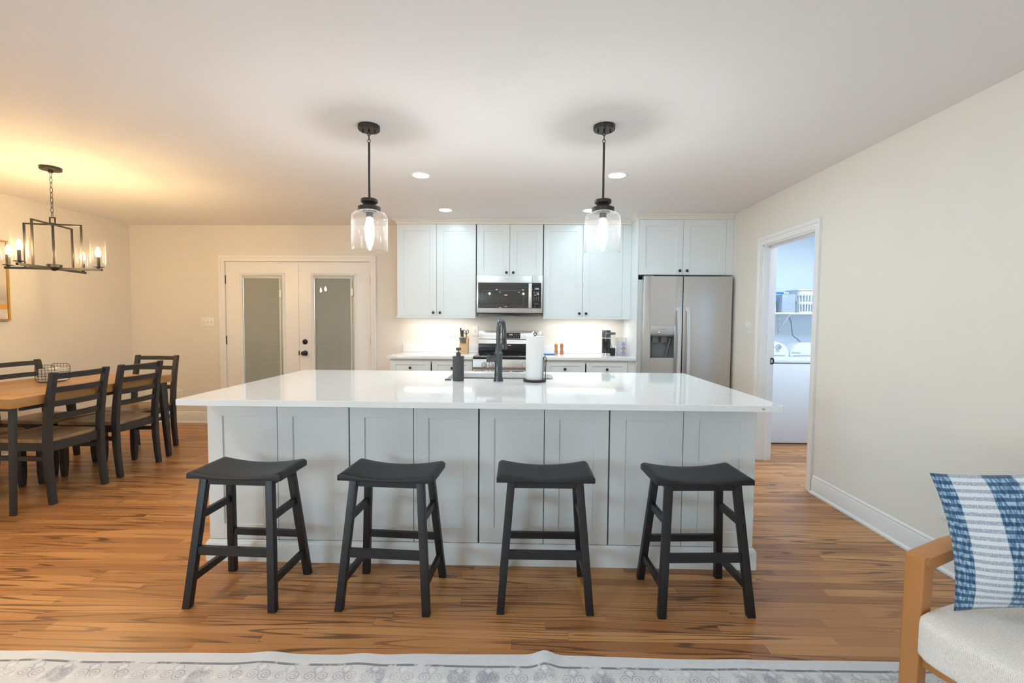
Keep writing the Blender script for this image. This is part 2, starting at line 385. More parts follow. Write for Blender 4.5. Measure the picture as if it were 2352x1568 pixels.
def mk_weave():
    t = NT('oatmeal_weave'); c = t.coord()
    def sn(v, k): return t.math('SINE', t.math('MULTIPLY', v, k))
    sp = t.n('SeparateXYZ'); t.l(c, sp.inputs[0])
    u = t.math('ADD', sp.outputs[0], t.math('MULTIPLY', sp.outputs[2], 0.7)); v = t.math('ADD', sp.outputs[1], t.math('MULTIPLY', sp.outputs[2], 0.7))
    wv = t.math('MULTIPLY', sn(u, 1500), sn(v, 1100))
    nz = t.noise(c, 240, 2)
    h = t.math('ADD', t.math('MULTIPLY', wv, 0.35), nz)
    t.p(color=t.mix(t.step(h, 0.2, 0.75), (0.68, 0.60, 0.53), (0.88, 0.83, 0.78)), rough=0.95, sheen=0.2)
    t.bump(h, 0.5, 0.002); return t.m
M['weave'] = mk_weave()
def mk_pillow():
    t = NT('blue_plaid_weave'); uv = t.n('UVMap').outputs[0]; sp = t.n('SeparateXYZ'); t.l(uv, sp.inputs[0]); u, v = sp.outputs[0], sp.outputs[1]
    wob = t.math('MULTIPLY', t.math('SUBTRACT', t.noise(uv, 9, 2), 0.5), 0.012)
    uu = t.math('ADD', u, wob)
    ph = t.math('FRACT', t.math('DIVIDE', t.math('ADD', uu, 0.072), 0.36))      # bands across the pillow
    blue = t.math('SUBTRACT', t.step(ph, 0.0, 0.015), t.step(ph, 0.475, 0.49))
    vv = t.math('FRACT', t.math('MULTIPLY', t.math('ADD', v, t.math('MULTIPLY', wob, 0.6)), 18.5))
    row = t.math('SUBTRACT', t.step(vv, 0.02, 0.12), t.step(vv, 0.50, 0.62))
    mpp = t.n('Mapping'); mpp.inputs['Scale'].default_value = (75, 14, 1); t.l(uv, mpp.inputs[0])
    th = t.step(t.noise(mpp.outputs[0], 1.0, 2, 0.6), 0.42, 0.60)
    mpq = t.n('Mapping'); mpq.inputs['Scale'].default_value = (130, 90, 1); t.l(uv, mpq.inputs[0])
    sk = t.step(t.noise(mpq.outputs[0], 1.0, 2, 0.7), 0.45, 0.65)
    navy = t.mix(th, (0.028, 0.075, 0.16), (0.075, 0.165, 0.30)); lblue = t.mix(th, (0.10, 0.22, 0.38), (0.46, 0.60, 0.70))
    white = t.mix(t.math('MULTIPLY', sk, 0.10), (0.80, 0.82, 0.86), (0.4, 0.42, 0.5)); grey = t.mix(sk, (0.36, 0.41, 0.50), (0.66, 0.70, 0.76))
    c = t.mix(blue, t.mix(row, white, grey), t.mix(row, lblue, navy))
    t.p(color=c, rough=0.95, sheen=0.2)
    ln = t.math('SINE', t.math('MULTIPLY', u, 520)); t.bump(t.math('ADD', t.math('MULTIPLY', ln, 0.5), sk), 0.45, 0.0025)
    return t.m
M['pillow'] = mk_pillow()
def mk_rug():
    t = NT('grey_patterned_rug'); c = t.coord(); sp = t.n('SeparateXYZ'); t.l(c, sp.inputs[0]); x, y = sp.outputs[0], sp.outputs[1]   # y = 0 at the far edge, negative inwards
    d = t.math('MULTIPLY', y, -1.0)
    P = 0.105
    cx = t.math('SUBTRACT', t.math('FRACT', t.math('DIVIDE', x, P)), 0.5); ci = t.math('FLOOR', t.math('DIVIDE', x, P))
    yr = t.math('DIVIDE', t.math('SUBTRACT', d, 0.063), P)
    cy = t.math('SUBTRACT', t.math('FRACT', yr), 0.5); ri = t.math('FLOOR', yr)
    ax = t.math('ABSOLUTE', cx)
    def ring(px, py, r, w):
        dx = t.math('SUBTRACT', ax, px); dy = t.math('SUBTRACT', cy, py)
        rr = t.math('SQRT', t.math('ADD', t.math('MULTIPLY', dx, dx), t.math('MULTIPLY', dy, dy)))
        return t.math('SUBTRACT', 1.0, t.step(t.math('ABSOLUTE', t.math('SUBTRACT', rr, r)), w*0.5, w))
    dx = t.math('SUBTRACT', ax, 0.23); dy = t.math('ADD', cy, 0.04)
    rr = t.math('SQRT', t.math('ADD', t.math('MULTIPLY', dx, dx), t.math('MULTIPLY', dy, dy)))
    th = t.math('DIVIDE', t.math('ARCTAN2', dy, dx), 2*PI)
    sp2 = t.math('ABSOLUTE', t.math('SUBTRACT', t.math('FRACT', t.math('ADD', t.math('DIVIDE', rr, 0.105), th)), 0.5))
    scroll = t.math('MULTIPLY', t.math('SUBTRACT', 1.0, t.step(sp2, 0.10, 0.20)), t.math('SUBTRACT', 1.0, t.step(rr, 0.225, 0.245)))
    hexl = t.math('SUBTRACT', 1.0, t.step(t.math('ABSOLUTE', t.math('SUBTRACT', t.math('ADD', ax, t.math('MULTIPLY', t.math('ABSOLUTE', t.math('ADD', cy, 0.36)), 0.8)), 0.19)), 0.012, 0.03))
    rings = t.math('MAXIMUM', scroll, t.math('MULTIPLY', hexl, 0.8))
    dia = t.math('SUBTRACT', 1.0, t.step(t.math('ADD', ax, t.math('ABSOLUTE', t.math('ADD', cy, 0.36))), 0.10, 0.12))
    dia2 = t.math('SUBTRACT', 1.0, t.step(t.math('ADD', t.math('SUBTRACT', 0.5, ax), t.math('ABSOLUTE', t.math('SUBTRACT', cy, 0.1))), 0.09, 0.11))
    cb = t.n('CombineXYZ'); t.l(ci, cb.inputs[0]); t.l(ri, cb.inputs[1]); wn = t.n('TexWhiteNoise', noise_dimensions='2D'); t.l(cb, wn.inputs['Vector'])
    fill = t.math('MULTIPLY', t.math('GREATER_THAN', wn.outputs[0], 0.62), t.math('SUBTRACT', 1.0, t.step(t.math('MAXIMUM', ax, t.math('ABSOLUTE', cy)), 0.30, 0.44)))
    worn = t.step(t.noise(c, 9, 4, 0.7), 0.36, 0.62); fib = t.noise(c, 420, 2)
    pale = t.mix(fib, (0.72, 0.72, 0.73), (0.84, 0.84, 0.85))
    ground = t.mix(t.math('MULTIPLY', worn, 0.55), pale, (0.62, 0.62, 0.66))
    g = t.mix(t.math('MULTIPLY', fill, t.math('MULTIPLY', worn, 0.75)), ground, (0.38, 0.39, 0.47))
    g = t.mix(t.math('MULTIPLY', t.math('MAXIMUM', dia, dia2), 0.7), g, (0.86, 0.86, 0.87))
    g = t.mix(t.math('MULTIPLY', rings, t.math('ADD', 0.30, t.math('MULTIPLY', worn, 0.55))), g, (0.33, 0.33, 0.40))
    dl = t.math('ADD', d, t.math('MULTIPLY', t.math('SUBTRACT', t.noise(c, 6, 2), 0.5), 0.006))
    line = t.math('MULTIPLY', t.math('SUBTRACT', 1.0, t.step(t.math('ABSOLUTE', t.math('SUBTRACT', dl, 0.056)), 0.004, 0.007)), t.step(t.noise(c, 14, 3, 0.7), 0.34, 0.5))
    band = t.mix(t.noise(c, 40, 3), (0.72, 0.73, 0.76), (0.82, 0.83, 0.86))
    k = t.mix(t.step(dl, 0.060, 0.066), band, g)
    k = t.mix(t.math('MULTIPLY', line, 0.85), k, (0.15, 0.15, 0.19))
    t.p(color=k, rough=0.95, sheen=0.15); t.bump(fib, 0.4, 0.002); return t.m
M['rug'] = mk_rug()
def mk_art():
    t = NT('abstract_painting'); c = t.coord(); sp = t.n('SeparateXYZ'); t.l(c, sp.inputs[0]); z = sp.outputs[2]
    n = t.noise(c, 5, 5, 0.6, 0.6)
    zz = t.math('ADD', z, t.math('MULTIPLY', t.math('SUBTRACT', n, 0.5), 0.05))
    base = t.ramp(t.math('MULTIPLY', t.math('ADD', zz, t.math('MULTIPLY', n, 0.1)), 1.2), [(0.0, (0.42, 0.40, 0.38)), (0.12, (0.70, 0.66, 0.62)), (0.3, (0.40, 0.38, 0.37)), (0.5, (0.66, 0.60, 0.54)), (1.0, (0.55, 0.50, 0.46))])
    o = t.math('SUBTRACT', t.step(zz, 0.095, 0.105), t.step(zz, 0.148, 0.158))
    t.p(color=t.mix(o, base, t.mix(n, (0.55, 0.22, 0.03), (0.80, 0.48, 0.16))), rough=0.7); return t.m
M['art'] = mk_art()
def mk_pods():
    t = NT('coffee_pod_lids'); c = t.coord()
    v = t.n('TexVoronoi'); v.inputs['Scale'].default_value = 28; t.l(c, v.inputs['Vector'])
    t.p(color=t.ramp(v.outputs['Color'], [(0.0, (0.75, 0.74, 0.76)), (0.55, (0.85, 0.85, 0.88)), (0.62, (0.55, 0.42, 0.50)), (0.75, (0.82, 0.82, 0.85)), (1.0, (0.62, 0.45, 0.40))]), rough=0.5); return t.m
M['pods'] = mk_pods()

# ------------------------------------------------------------------ room shell
XL, XR, YB, YR = -4.852, 2.262, 5.63, -5.6
T = 0.12
def struct(name, mb, m, parent=None, ang=35):
    return mb.build(name, m, parent, ang, kind='structure')
struct('floor', MB().box((XL-T, YR-T, -0.05), (4.42, 5.84, 0.0)), M['floor'])
struct('ceiling', MB().box((XL-T, YR-T, H), (4.42, 5.84, H+0.1)), M['ceiling'])
def wall_x(mb, x0, x1, y0, y1, holes):
    y = y0
    for a, c, z0, z1 in holes:
        mb.box((x0, y, 0), (x1, a, H)).box((x0, a, z1), (x1, c, H)); y = c
        if z0 > 0: mb.box((x0, a, 0), (x1, c, z0))
    return mb.box((x0, y, 0), (x1, y1, H))
struct('wall_left', wall_x(MB(), XL-T, XL, YR, YB, [(-5.45, -3.75, 0.85, 2.15), (-3.70, -2.0, 0.85, 2.15)]), M['wall'])
DX0, DX1, DH = -3.664, -1.854, 2.015          # french door opening
b = MB()
b.box((XL-T, YB, 0), (DX0-0.02, YB+T, H)).box((DX1+0.02, YB, 0), (XR+T, YB+T, H)).box((DX0-0.02, YB, DH+0.02), (DX1+0.02, YB+T, H))
struct('wall_back', b, M['wall'])
LY0, LY1, LH = 3.604, 4.375, 2.03             # doorway to the laundry
b = MB()
wall_x(b, XR, XR+T, YR, YB, [(LY0, LY1, 0, LH)])
struct('wall_right', b, M['wall'])
struct('wall_rear', MB().box((XL-T, YR-T, 0), (XR+T, YR, H)), M['wall'])
for i, (x0, y0) in enumerate(((XL-0.09, -5.45), (XL-0.09, -3.70))):  # unseen windows added in the left wall to let in fill light
    w = bpy.data.objects.new('window_%d' % (i+1), None); COL.objects.link(w); w['kind'] = 'structure'
    f = MB()
    for a in ((y0, 0.85, y0+0.06, 2.15), (y0+1.64, 0.85, y0+1.70, 2.15), (y0+0.06, 0.85, y0+1.64, 0.91), (y0+0.06, 2.09, y0+1.64, 2.15), (y0+0.83, 0.91, y0+0.87, 2.09)):
        f.box((x0, a[0], a[1]), (x0+0.05, a[2], a[3]))
    struct('window_frame', f, M['trim'], w)
    struct('window_pane', MB().box((x0+0.02, y0+0.05, 0.90), (x0+0.025, y0+1.65, 2.10)), M['pane'], w)
# laundry room
b = MB()
b.box((XR+T, 5.72, 0), (4.42, 5.84, H)).box((4.30, 3.0, 0), (4.42, 5.72, H)).box((XR+T, 2.88, 0), (4.42, 3.0, H))
struct('wall_laundry', b, M['laundry_wall'])
# the laundry face of the shared wall
b = MB()
b.box((XR+T, 3.0, 0), (XR+T+0.004, LY0-0.09, H)).box((XR+T, LY1+0.09, 0), (XR+T+0.004, 5.72, H)).box((XR+T, LY0-0.09, LH+0.09), (XR+T+0.004, LY1+0.09, H))
struct('wall_laundry_side', b, M['laundry_wall'])

# baseboards: a stepped profile
def base_y(mb, x0, x1, y, s):          # along X on a wall at y, s = -1 sticks out toward -Y
    mb.prism([(y, 0), (y+s*0.028, 0), (y+s*0.028, 0.012), (y+s*0.016, 0.022), (y+s*0.016, 0.112), (y+s*0.011, 0.122), (y+s*0.013, 0.130), (y, 0.140)], x0, x1, 'x')
def base_x(mb, y0, y1, x, s):
    mb.prism([(x, 0), (x+s*0.028, 0), (x+s*0.028, 0.012), (x+s*0.016, 0.022), (x+s*0.016, 0.112), (x+s*0.011, 0.122), (x+s*0.013, 0.130), (x, 0.140)], y0, y1, 'y')
b = MB(); base_y(b, XL, DX0-0.087, YB, -1); base_y(b, DX1+0.087, -1.45, YB, -1); struct('baseboard_back', b, M['trim'])
b = MB(); base_x(b, YR, YB-0.03, XL, 1); struct('baseboard_left', b, M['trim'])
b = MB(); base_x(b, YR, LY0-0.076, XR, -1); base_x(b, LY1+0.076, 4.90, XR, -1); struct('baseboard_right', b, M['trim'])

def sweep(mb, pts, prof, put, side=1, only=None):
    """mitred sweep of prof (out, rise) along a 2-D path; put(u, v, rise) gives the 3-D point"""
    t = bmesh.new(); rings = []; P = [Vector(p) for p in pts]; n = len(P)
    def nrm(a, b_): d = (b_-a).normalized(); return Vector((d.y, -d.x))*side
    for i in range(n):
        if i == 0: m_ = nrm(P[0], P[1])
        elif i == n-1: m_ = nrm(P[-2], P[-1])
        else:
            a, c = nrm(P[i-1], P[i]), nrm(P[i], P[i+1]); m_ = (a+c)/(1+a.dot(c))
        rings.append([t.verts.new(put(P[i].x+m_.x*q, P[i].y+m_.y*q, z)) for q, z in prof])
    if only is not None:
        for i, r_ in enumerate(rings):
            if i not in (only, only+1):
                for v in r_: t.verts.remove(v)
        rings = rings[only:only+2]
        dd = Vector(rings[1][0].co-rings[0][0].co).normalized()*0.0004
        for v in rings[0]: v.co += dd
        for v in rings[1]: v.co -= dd
    for A, B in zip(rings, rings[1:]):
        for k in range(len(prof)): t.faces.new((A[k], A[(k+1) % len(prof)], B[(k+1) % len(prof)], B[k]))
    t.faces.new(rings[0]); t.faces.new(rings[-1][::-1]); bmesh.ops.recalc_face_normals(t, faces=t.faces); return mb.add(t)
# casings: flat board with stepped outer band
CAS = [(0.0, 0.0), (0.0, 0.010), (0.012, 0.014), (0.040, 0.014), (0.044, 0.019), (0.062, 0.022), (0.070, 0.022), (0.070, 0.0)]   # (across, out)
b = MB()
yb = YB
sweep(b, [(DX0, 0), (DX0, DH), (DX1, DH), (DX1, 0)], CAS, lambda u, v, r_: (u, yb-r_, v), -1)
b.box((DX0-0.02, yb-0.001, 0), (DX0, yb+T, DH)).box((DX1, yb-0.001, 0), (DX1+0.02, yb+T, DH)).box((DX0-0.02, yb-0.001, DH), (DX1+0.02, yb+T, DH+0.02))
struct('trim_1', b, M['trim'])
b = MB()
for xs, sg in ((XR, -1), (XR+T, 1)): sweep(b, [(LY0, 0), (LY0, LH), (LY1, LH), (LY1, 0)], CAS, lambda u, v, r_: (xs+sg*r_, u, v), -1)
b.box((XR-0.001, LY0-0.001, 0), (XR+T+0.001, LY0+0.012, LH)).box((XR-0.001, LY1-0.012, 0), (XR+T+0.001, LY1+0.001, LH)).box((XR-0.001, LY0, LH-0.012), (XR+T+0.001, LY1, LH+0.001))
b.box((XR+0.055, LY1-0.024, 0), (XR+0.085, LY1-0.012, LH-0.012)).box((XR+0.055, LY0+0.012, LH-0.024), (XR+0.085, LY1-0.012, LH-0.012))
tr2 = struct('trim_2', b, M['trim'])
sk = MB(); sk.box((XR+0.088, LY1-0.015, 0.915), (XR+0.121, LY1-0.0115, 0.975), 0.001).box((XR+0.119, LY1-0.02, 0.925), (XR+0.124, LY1-0.0115, 0.965), 0.001)
sp_ = sk.build('strike_plate', M['blackmetal'], tr2, label='black metal strike plate')
MB().box((XR+0.098, LY1-0.0155, 0.930), (XR+0.112, LY1-0.0148, 0.960)).build('strike_opening', M['mark_white'], sp_)

# ------------------------------------------------------------------ french doors
def knob_mb(mb, c, d, prof):
    M_ = Vector(d).to_track_quat('Z', 'Y').to_matrix().to_4x4()
    mb.lathe(prof, c, 24, M_); return mb
def french_door(name, x0, x1, hinge_left, has_knob):
    y0, y1, zt, z0 = YB+0.01, YB+0.055, DH-0.004, 0.008
    r = bpy.data.objects.new(name, None); COL.objects.link(r); r['kind'] = 'structure'; r.location = ((x0+x1)/2, y0, 0)
    o = r.location.copy()
    gx0, gx1 = (x0+0.185, x0+0.185+0.545) if hinge_left else (x1-0.185-0.545, x1-0.185)
    gz0, gz1 = 0.25, 1.865
    s = MB(o)
    s.box((x0, y0, z0), (gx0, y1, zt)).box((gx1, y0, z0), (x1, y1, zt)).box((gx0, y0, gz1), (gx1, y1, zt)).box((gx0, y0, z0), (gx1, y1, gz0))
    s.build('door_leaf', M['trim'], r)
    m = MB(o); w = 0.034
    P = [(0, 0), (0.006, 0.010), (0.016, 0.013), (0.026, 0.009), (w, 0.002), (w, -0.012), (0, -0.012)]
    m.prism([(gx0-0.012+a, y0-h) for a, h in P], gz0-0.012, gz1+0.012, 'z'); m.prism([(gx1+0.012-a, y0-h) for a, h in P], gz0-0.012, gz1+0.012, 'z')
    m.prism([(y0-h, gz1+0.012-a) for a, h in P], gx0-0.012, gx1+0.012, 'x'); m.prism([(y0-h, gz0-0.012+a) for a, h in P], gx0-0.012, gx1+0.012, 'x')
    m.build('glass_moulding', M['trim'], r)
    ix0, ix1, iz0, iz1 = gx0+0.02, gx1-0.02, gz0+0.02, gz1-0.02
    MB(o).box((ix0, y0+0.010, iz0), (ix1, y0+0.014, iz1)).build('glass_pane', M['pane'], r)
    sl = MB(o)
    z = iz0
    while z < iz1-0.03:
        sl.hexa([(ix0, y0+0.026, z), (ix1-0.055, y0+0.026, z), (ix1-0.055, y0+0.027, z), (ix0, y0+0.027, z)],
                [(ix0, y0+0.034, z+0.0125), (ix1-0.055, y0+0.034, z+0.0125), (ix1-0.055, y0+0.035, z+0.0125), (ix0, y0+0.035, z+0.0125)])
        z += 0.0125
    bl = sl.build('blind', M['blind'], r)
    h = MB(o); h.box((ix0, y0+0.016, iz1-0.035), (ix1, y0+0.04, iz1), 0.002).box((ix1-0.055, y0+0.016, iz0), (ix1-0.03, y0+0.04, iz1-0.034), 0.002).box((ix1-0.024, y0+0.016, iz0), (ix1, y0+0.04, iz1-0.034), 0.002)
    h.build('blind_rail', M['trim'], bl)
    cz = 1.62 if hinge_left else 1.645
    MB(o).box((ix1-0.042, y0-0.010, cz-0.045), (ix1-0.012, y0+0.012, cz+0.045), 0.003).build('blind_slider', M['plastic_white'], r)
    bk = MB(o).box((ix0, y1-0.008, iz0), (ix1, y1-0.004, iz1)); bk.build('outer_pane', M['blind'], r)
    hx = x0-0.004 if hinge_left else x1+0.004
    for hz in (1.79, 1.04, 0.24):
        hb = MB(o); hb.cyl((hx, y0-0.006, hz-0.05), (hx, y0-0.006, hz+0.05), 0.0085, seg=10).cyl((hx, y0-0.006, hz-0.056), (hx, y0-0.006, hz-0.05), 0.006, seg=8).cyl((hx, y0-0.006, hz+0.05), (hx, y0-0.006, hz+0.056), 0.006, seg=8)
        hb.build('hinge', M['blackmetal'], r)
    if has_knob:
        kx = x0+0.072
        d = MB(o); knob_mb(d, (kx, y0, 1.027), (0, -1, 0), [(0, 0), (0.033, 0), (0.033, 0.006), (0.027, 0.012), (0.018, 0.014), (0, 0.014)]); d.box((kx-0.005, y0-0.03, 1.012), (kx+0.005, y0-0.012, 1.042), 0.002)
        d.build('deadbolt', M['blackmetal'], r)
        k = MB(o); knob_mb(k, (kx, y0, 0.886), (0, -1, 0), [(0, 0), (0.033, 0), (0.033, 0.005), (0.024, 0.010), (0.012, 0.016), (0.012, 0.034), (0.022, 0.040), (0.028, 0.052), (0.027, 0.064), (0.018, 0.073), (0, 0.075)])
        k.build('door_knob', M['blackmetal'], r)
        l = MB(o).box((x0-0.012, y0-0.004, 0.86), (x0+0.001, y0+0.004, 0.915), 0.0015); l.build('latch_plate', M['blackmetal'], r)
    return r
M['blind'] = mat('blind_slat', (0.60, 0.58, 0.55), 0.6, var=0.01)
xm = -2.752
french_door('door_1', DX0+0.002, xm-0.002, True, False)
french_door('door_2', xm+0.002, DX1-0.002, False, True)
b = MB(); b.box((DX0-0.02, YB+0.0, 0.0), (DX1+0.02, YB+T, 0.008)); struct('trim_3', b, M['trim'])

# ------------------------------------------------------------------ switches and outlets
def plate(name, label, cat, c, w, h, axis, gangs, kind):
    """axis '-y' faces the camera on the back wall, '-x' sits on the right wall"""
    rz = 0 if axis == '-y' else -PI/2
    r = thing(name, label, cat, c, rz)
    MB().box((-w/2, -0.006, -h/2), (w/2, 0, h/2), 0.0025).build('cover_plate', M['plastic_white'], r)
    for g in range(gangs):
        gx = (g-(gangs-1)/2)*0.046
        if kind == 'switch':
            MB().box((gx-0.005, -0.007, -0.012), (gx+0.005, -0.005, 0.012), 0.0008).hexa([(gx-0.004, -0.008, -0.002), (gx+0.004, -0.008, -0.002), (gx+0.004, -0.006, -0.003), (gx-0.004, -0.006, -0.003)], [(gx-0.003, -0.017, 0.010), (gx+0.003, -0.017, 0.010), (gx+0.003, -0.008, 0.011), (gx-0.003, -0.008, 0.011)]).build('toggle', M['plastic_white'], r)
            MB().box((gx-0.0062, -0.0064, -0.0135), (gx-0.0050, -0.0058, 0.0135)).box((gx+0.0050, -0.0064, -0.0135), (gx+0.0062, -0.0058, 0.0135)).build('toggle_slot', M['mark_grey'], r)
        else:
            for zc in (0.02, -0.02):
                rc = MB().box((gx-0.016, -0.0075, zc-0.014), (gx+0.016, -0.005, zc+0.014), 0.002).build('receptacle', M['plastic_white'], r)
                sl = MB(); sl.box((gx-0.0075, -0.0079, zc-0.003), (gx-0.0055, -0.0072, zc+0.007)).box((gx+0.0055, -0.0079, zc-0.003), (gx+0.0075, -0.0072, zc+0.007)).box((gx-0.002, -0.0079, zc-0.010), (gx+0.002, -0.0072, zc-0.006))
                sl.build('slot_markings', M['mark_grey'], rc)
    return r
plate('light_switch', 'white three-toggle switch plate on the wall beside the french doors', 'light switch', (-3.889, YB, 1.262), 0.165, 0.118, '-y', 3, 'switch')
plate('wall_outlet', 'small white outlet low on the wall behind the dining table', 'outlet', (-4.265, YB, 0.362), 0.073, 0.118, '-y', 1, 'outlet')
plate('light_switch', 'white two-toggle switch plate between the refrigerator and laundry doorway', 'light switch', (XR, 4.608, 1.252), 0.12, 0.118, '-x', 2, 'switch')
plate('wall_outlet', 'white outlet on the backsplash left of the knife block', 'outlet', (-0.868, YB, 1.165), 0.073, 0.118, '-y', 1, 'outlet')
plate('light_switch', 'white single-toggle switch plate on the backsplash beside the range', 'light switch', (-0.562, YB, 1.178), 0.075, 0.125, '-y', 1, 'switch')
plate('wall_outlet', 'white outlet on the backsplash behind the coffee maker', 'outlet', (1.015, YB, 1.178), 0.076, 0.118, '-y', 1, 'outlet')
plate('wall_outlet', 'white outlet low on the cream wall behind the plaid pillow', 'outlet', (XR, 2.43, 0.33), 0.075, 0.12, '-x', 1, 'outlet')

# ------------------------------------------------------------------ cabinets
def door_mb(mb, x0, x1, z0, z1, yf, st=0.062, th=0.020, rec=0.008, rail=None):
    """shaker front facing -Y whose face is at yf"""
    rail = rail or st; bv = 0.0012
    mb.box((x0, yf, z0), (x0+st, yf+th, z1), bv, 1).box((x1-st, yf, z0), (x1, yf+th, z1), bv, 1)
    mb.box((x0+st-0.001, yf, z1-rail), (x1-st+0.001, yf+th, z1), bv, 1).box((x0+st-0.001, yf, z0), (x1-st+0.001, yf+th, z0+rail), bv, 1)
    mb.box((x0+st-0.002, yf+rec, z0+rail-0.002), (x1-st+0.002, yf+th-0.001, z1-rail+0.002))
    return mb
KNOB = [(0, 0), (0.006, 0), (0.0055, 0.010), (0.0085, 0.013), (0.0145, 0.019), (0.0155, 0.024), (0.012, 0.029), (0, 0.030)]
def add_knob(x, z, yf, parent, o):
    k = MB(o); knob_mb(k, (x, yf, z), (0, -1, 0), KNOB); return k.build('knob', M['blackmetal'], parent)
def case_mb(mb, x0, x1, y0, y1, z0, z1, t=0.018, top=True):
    mb.box((x0, y0, z0), (x0+t, y1, z1)).box((x1-t, y0, z0), (x1, y1, z1)).box((x0+t, y1-t, z0), (x1-t, y1, z1)).box((x0+t, y0, z0), (x1-t, y1-t, z0+t))
    if top: mb.box((x0+t, y0, z1-t), (x1-t, y1-t, z1))
    mb.box((x0+t, y0, z0+t), (x0+t+0.03, y0+t, z1-t)).box((x1-t-0.03, y0, z0+t), (x1-t, y0+t, z1-t)).box((x0+t+0.03, y0, z1-t-0.03), (x1-t-0.03, y0+t, z1-t))
    return mb

# island: four seating-side units, three kitchen-side units, top, skirting
IY = 2.4056                                  # face of the island doors
edges = [-1.678, -0.912, -0.219, 0.4715, 1.236]
labs = ['leftmost white island cabinet with two plain shaker doors, behind the leftmost stool',
        'white island cabinet with narrower doors behind the second stool from the left',
        'white island cabinet with narrower doors behind the third stool from the left',
        'rightmost white island cabinet with two plain shaker doors, behind the rightmost stool']
for i in range(4):
    x0, x1 = edges[i]+(0.0 if i == 0 else 0.004), edges[i+1]-(0.0 if i == 3 else 0.004); o = ((x0+x1)/2, IY, 0.10)
    r = thing('island_cabinet', labs[i], 'cabinet', o, 0, 'seating-side cabinets of the island')
    case_mb(MB(o), x0, x1, IY+0.021, IY+0.31, 0.002, 0.882).build('case', M['cab'], r)
    xm_ = (-1.3, -0.567, 0.128, 0.858)[i]
    for a, c in ((x0, xm_-0.0018), (xm_+0.0018, x1)):
        door_mb(MB(o), a, c, 0.118, 0.868, IY, 0.081 if i in (0, 3) else 0.078, rail=0.080).build('door', M['cab'], r)
for i, (x0, x1, lab) in enumerate(((-1.678, -0.66, 'white island cabinet on the kitchen side left of the sink'), (-0.656, 0.378, 'white sink cabinet on the kitchen side of the island'), (0.382, 1.236, 'white island cabinet on the kitchen side right of the sink'))):
    o = ((x0+x1)/2, 3.505, 0.10); r = thing('kitchen_side_cabinet', lab, 'cabinet', o)
    b = MB(o); t_ = 0.018
    b.box((x0, IY+0.315, 0.002), (x0+t_, 3.48, 0.882)).box((x1-t_, IY+0.315, 0.002), (x1, 3.48, 0.882)).box((x0+t_, IY+0.315, 0.10), (x1-t_, IY+0.330, 0.882)).box((x0+t_, IY+0.33, 0.10), (x1-t_, 3.48, 0.118))
    b.build('case', M['cab'], r)
    xm_ = (x0+x1)/2
    for a, c in ((x0+0.003, xm_-0.002), (xm_+0.002, x1-0.003)):
        d = MB(o); door_mb(d, a, c, 0.118, 0.868, 0, 0.07)
        for v in d.bm.verts: v.co.y = 3.502-v.co.y
        bmesh.ops.reverse_faces(d.bm, faces=d.bm.faces); d.build('door', M['cab'], r)
o = ((-1.678+1.236)/2, IY, 0)
b = MB(o)
sk_prof = [(0, 0), (0.016, 0), (0.016, 0.092), (0.011, 0.106), (0.004, 0.113), (0, 0.115)]
for k in range(3): sweep(b, [(-1.679, 3.49), (-1.679, IY+0.004), (1.237, IY+0.004), (1.237, 3.49)], sk_prof, lambda u, v, r_: (u, v, r_), 1, k)
tag(b.build('island_skirting', M['cab']), 'white moulded skirting running along the foot of the island', 'skirting')

def rrect(x0, x1, y0, y1, r, n=8):
    pts = []
    for cx, cy, a0 in ((x1-r, y0+r, -PI/2), (x1-r, y1-r, 0), (x0+r, y1-r, PI/2), (x0+r, y0+r, PI)):
        for k in range(n+1): pts.append((cx+r*math.cos(a0+PI/2*k/n), cy+r*math.sin(a0+PI/2*k/n)))
    return pts
def slab_hole(mb, outer, inner, z0, z1, bev=0.003):
    t = bmesh.new(); n = len(outer)
    def insetp(P, d, s):
        cx = sum(p[0] for p in P)/n; cy = sum(p[1] for p in P)/n
        return [(p[0]+s*d*(1 if p[0] < cx else -1), p[1]+s*d*(1 if p[1] < cy else -1)) for p in P]
    loops = [[t.verts.new((x, y, z)) for x, y in P] for P, z in ((inner, z0), (outer, z0), (outer, z1-bev), (insetp(outer, bev, 1), z1), (inner, z1))]
    loops.append(loops[0])
    for A, B in zip(loops, loops[1:]):
        for k in range(n): t.faces.new((A[k], A[(k+1) % n], B[(k+1) % n], B[k]))
    bmesh.ops.recalc_face_normals(t, faces=t.faces); return mb.add(t)
CT = 0.914
o = (-0.21, 2.85, 0.884)
SX0, SX1, SY0, SY1 = -0.502, 0.225, 3.085, 3.405
b = MB(o); slab_hole(b, rrect(-1.689, 1.259, 2.191, 3.547, 0.012), rrect(SX0, SX1, SY0, SY1, 0.05), 0.8841, CT)
top = tag(b.build('island_worktop', M['quartz']), 'long polished white quartz worktop with sink cutout on the island', 'countertop')
ch = MB(o)
ch.box((1.148, 2.1902, 0.897), (1.166, 2.1906, 0.899)).box((1.153, 2.1902, 0.893), (1.157, 2.1906, 0.903)).box((1.160, 2.1902, 0.8945), (1.163, 2.1906, 0.901))
ch.build('chip', mat('chip_tan', (0.45, 0.38, 0.30), 0.8), top, label='small tan chip in the front edge')

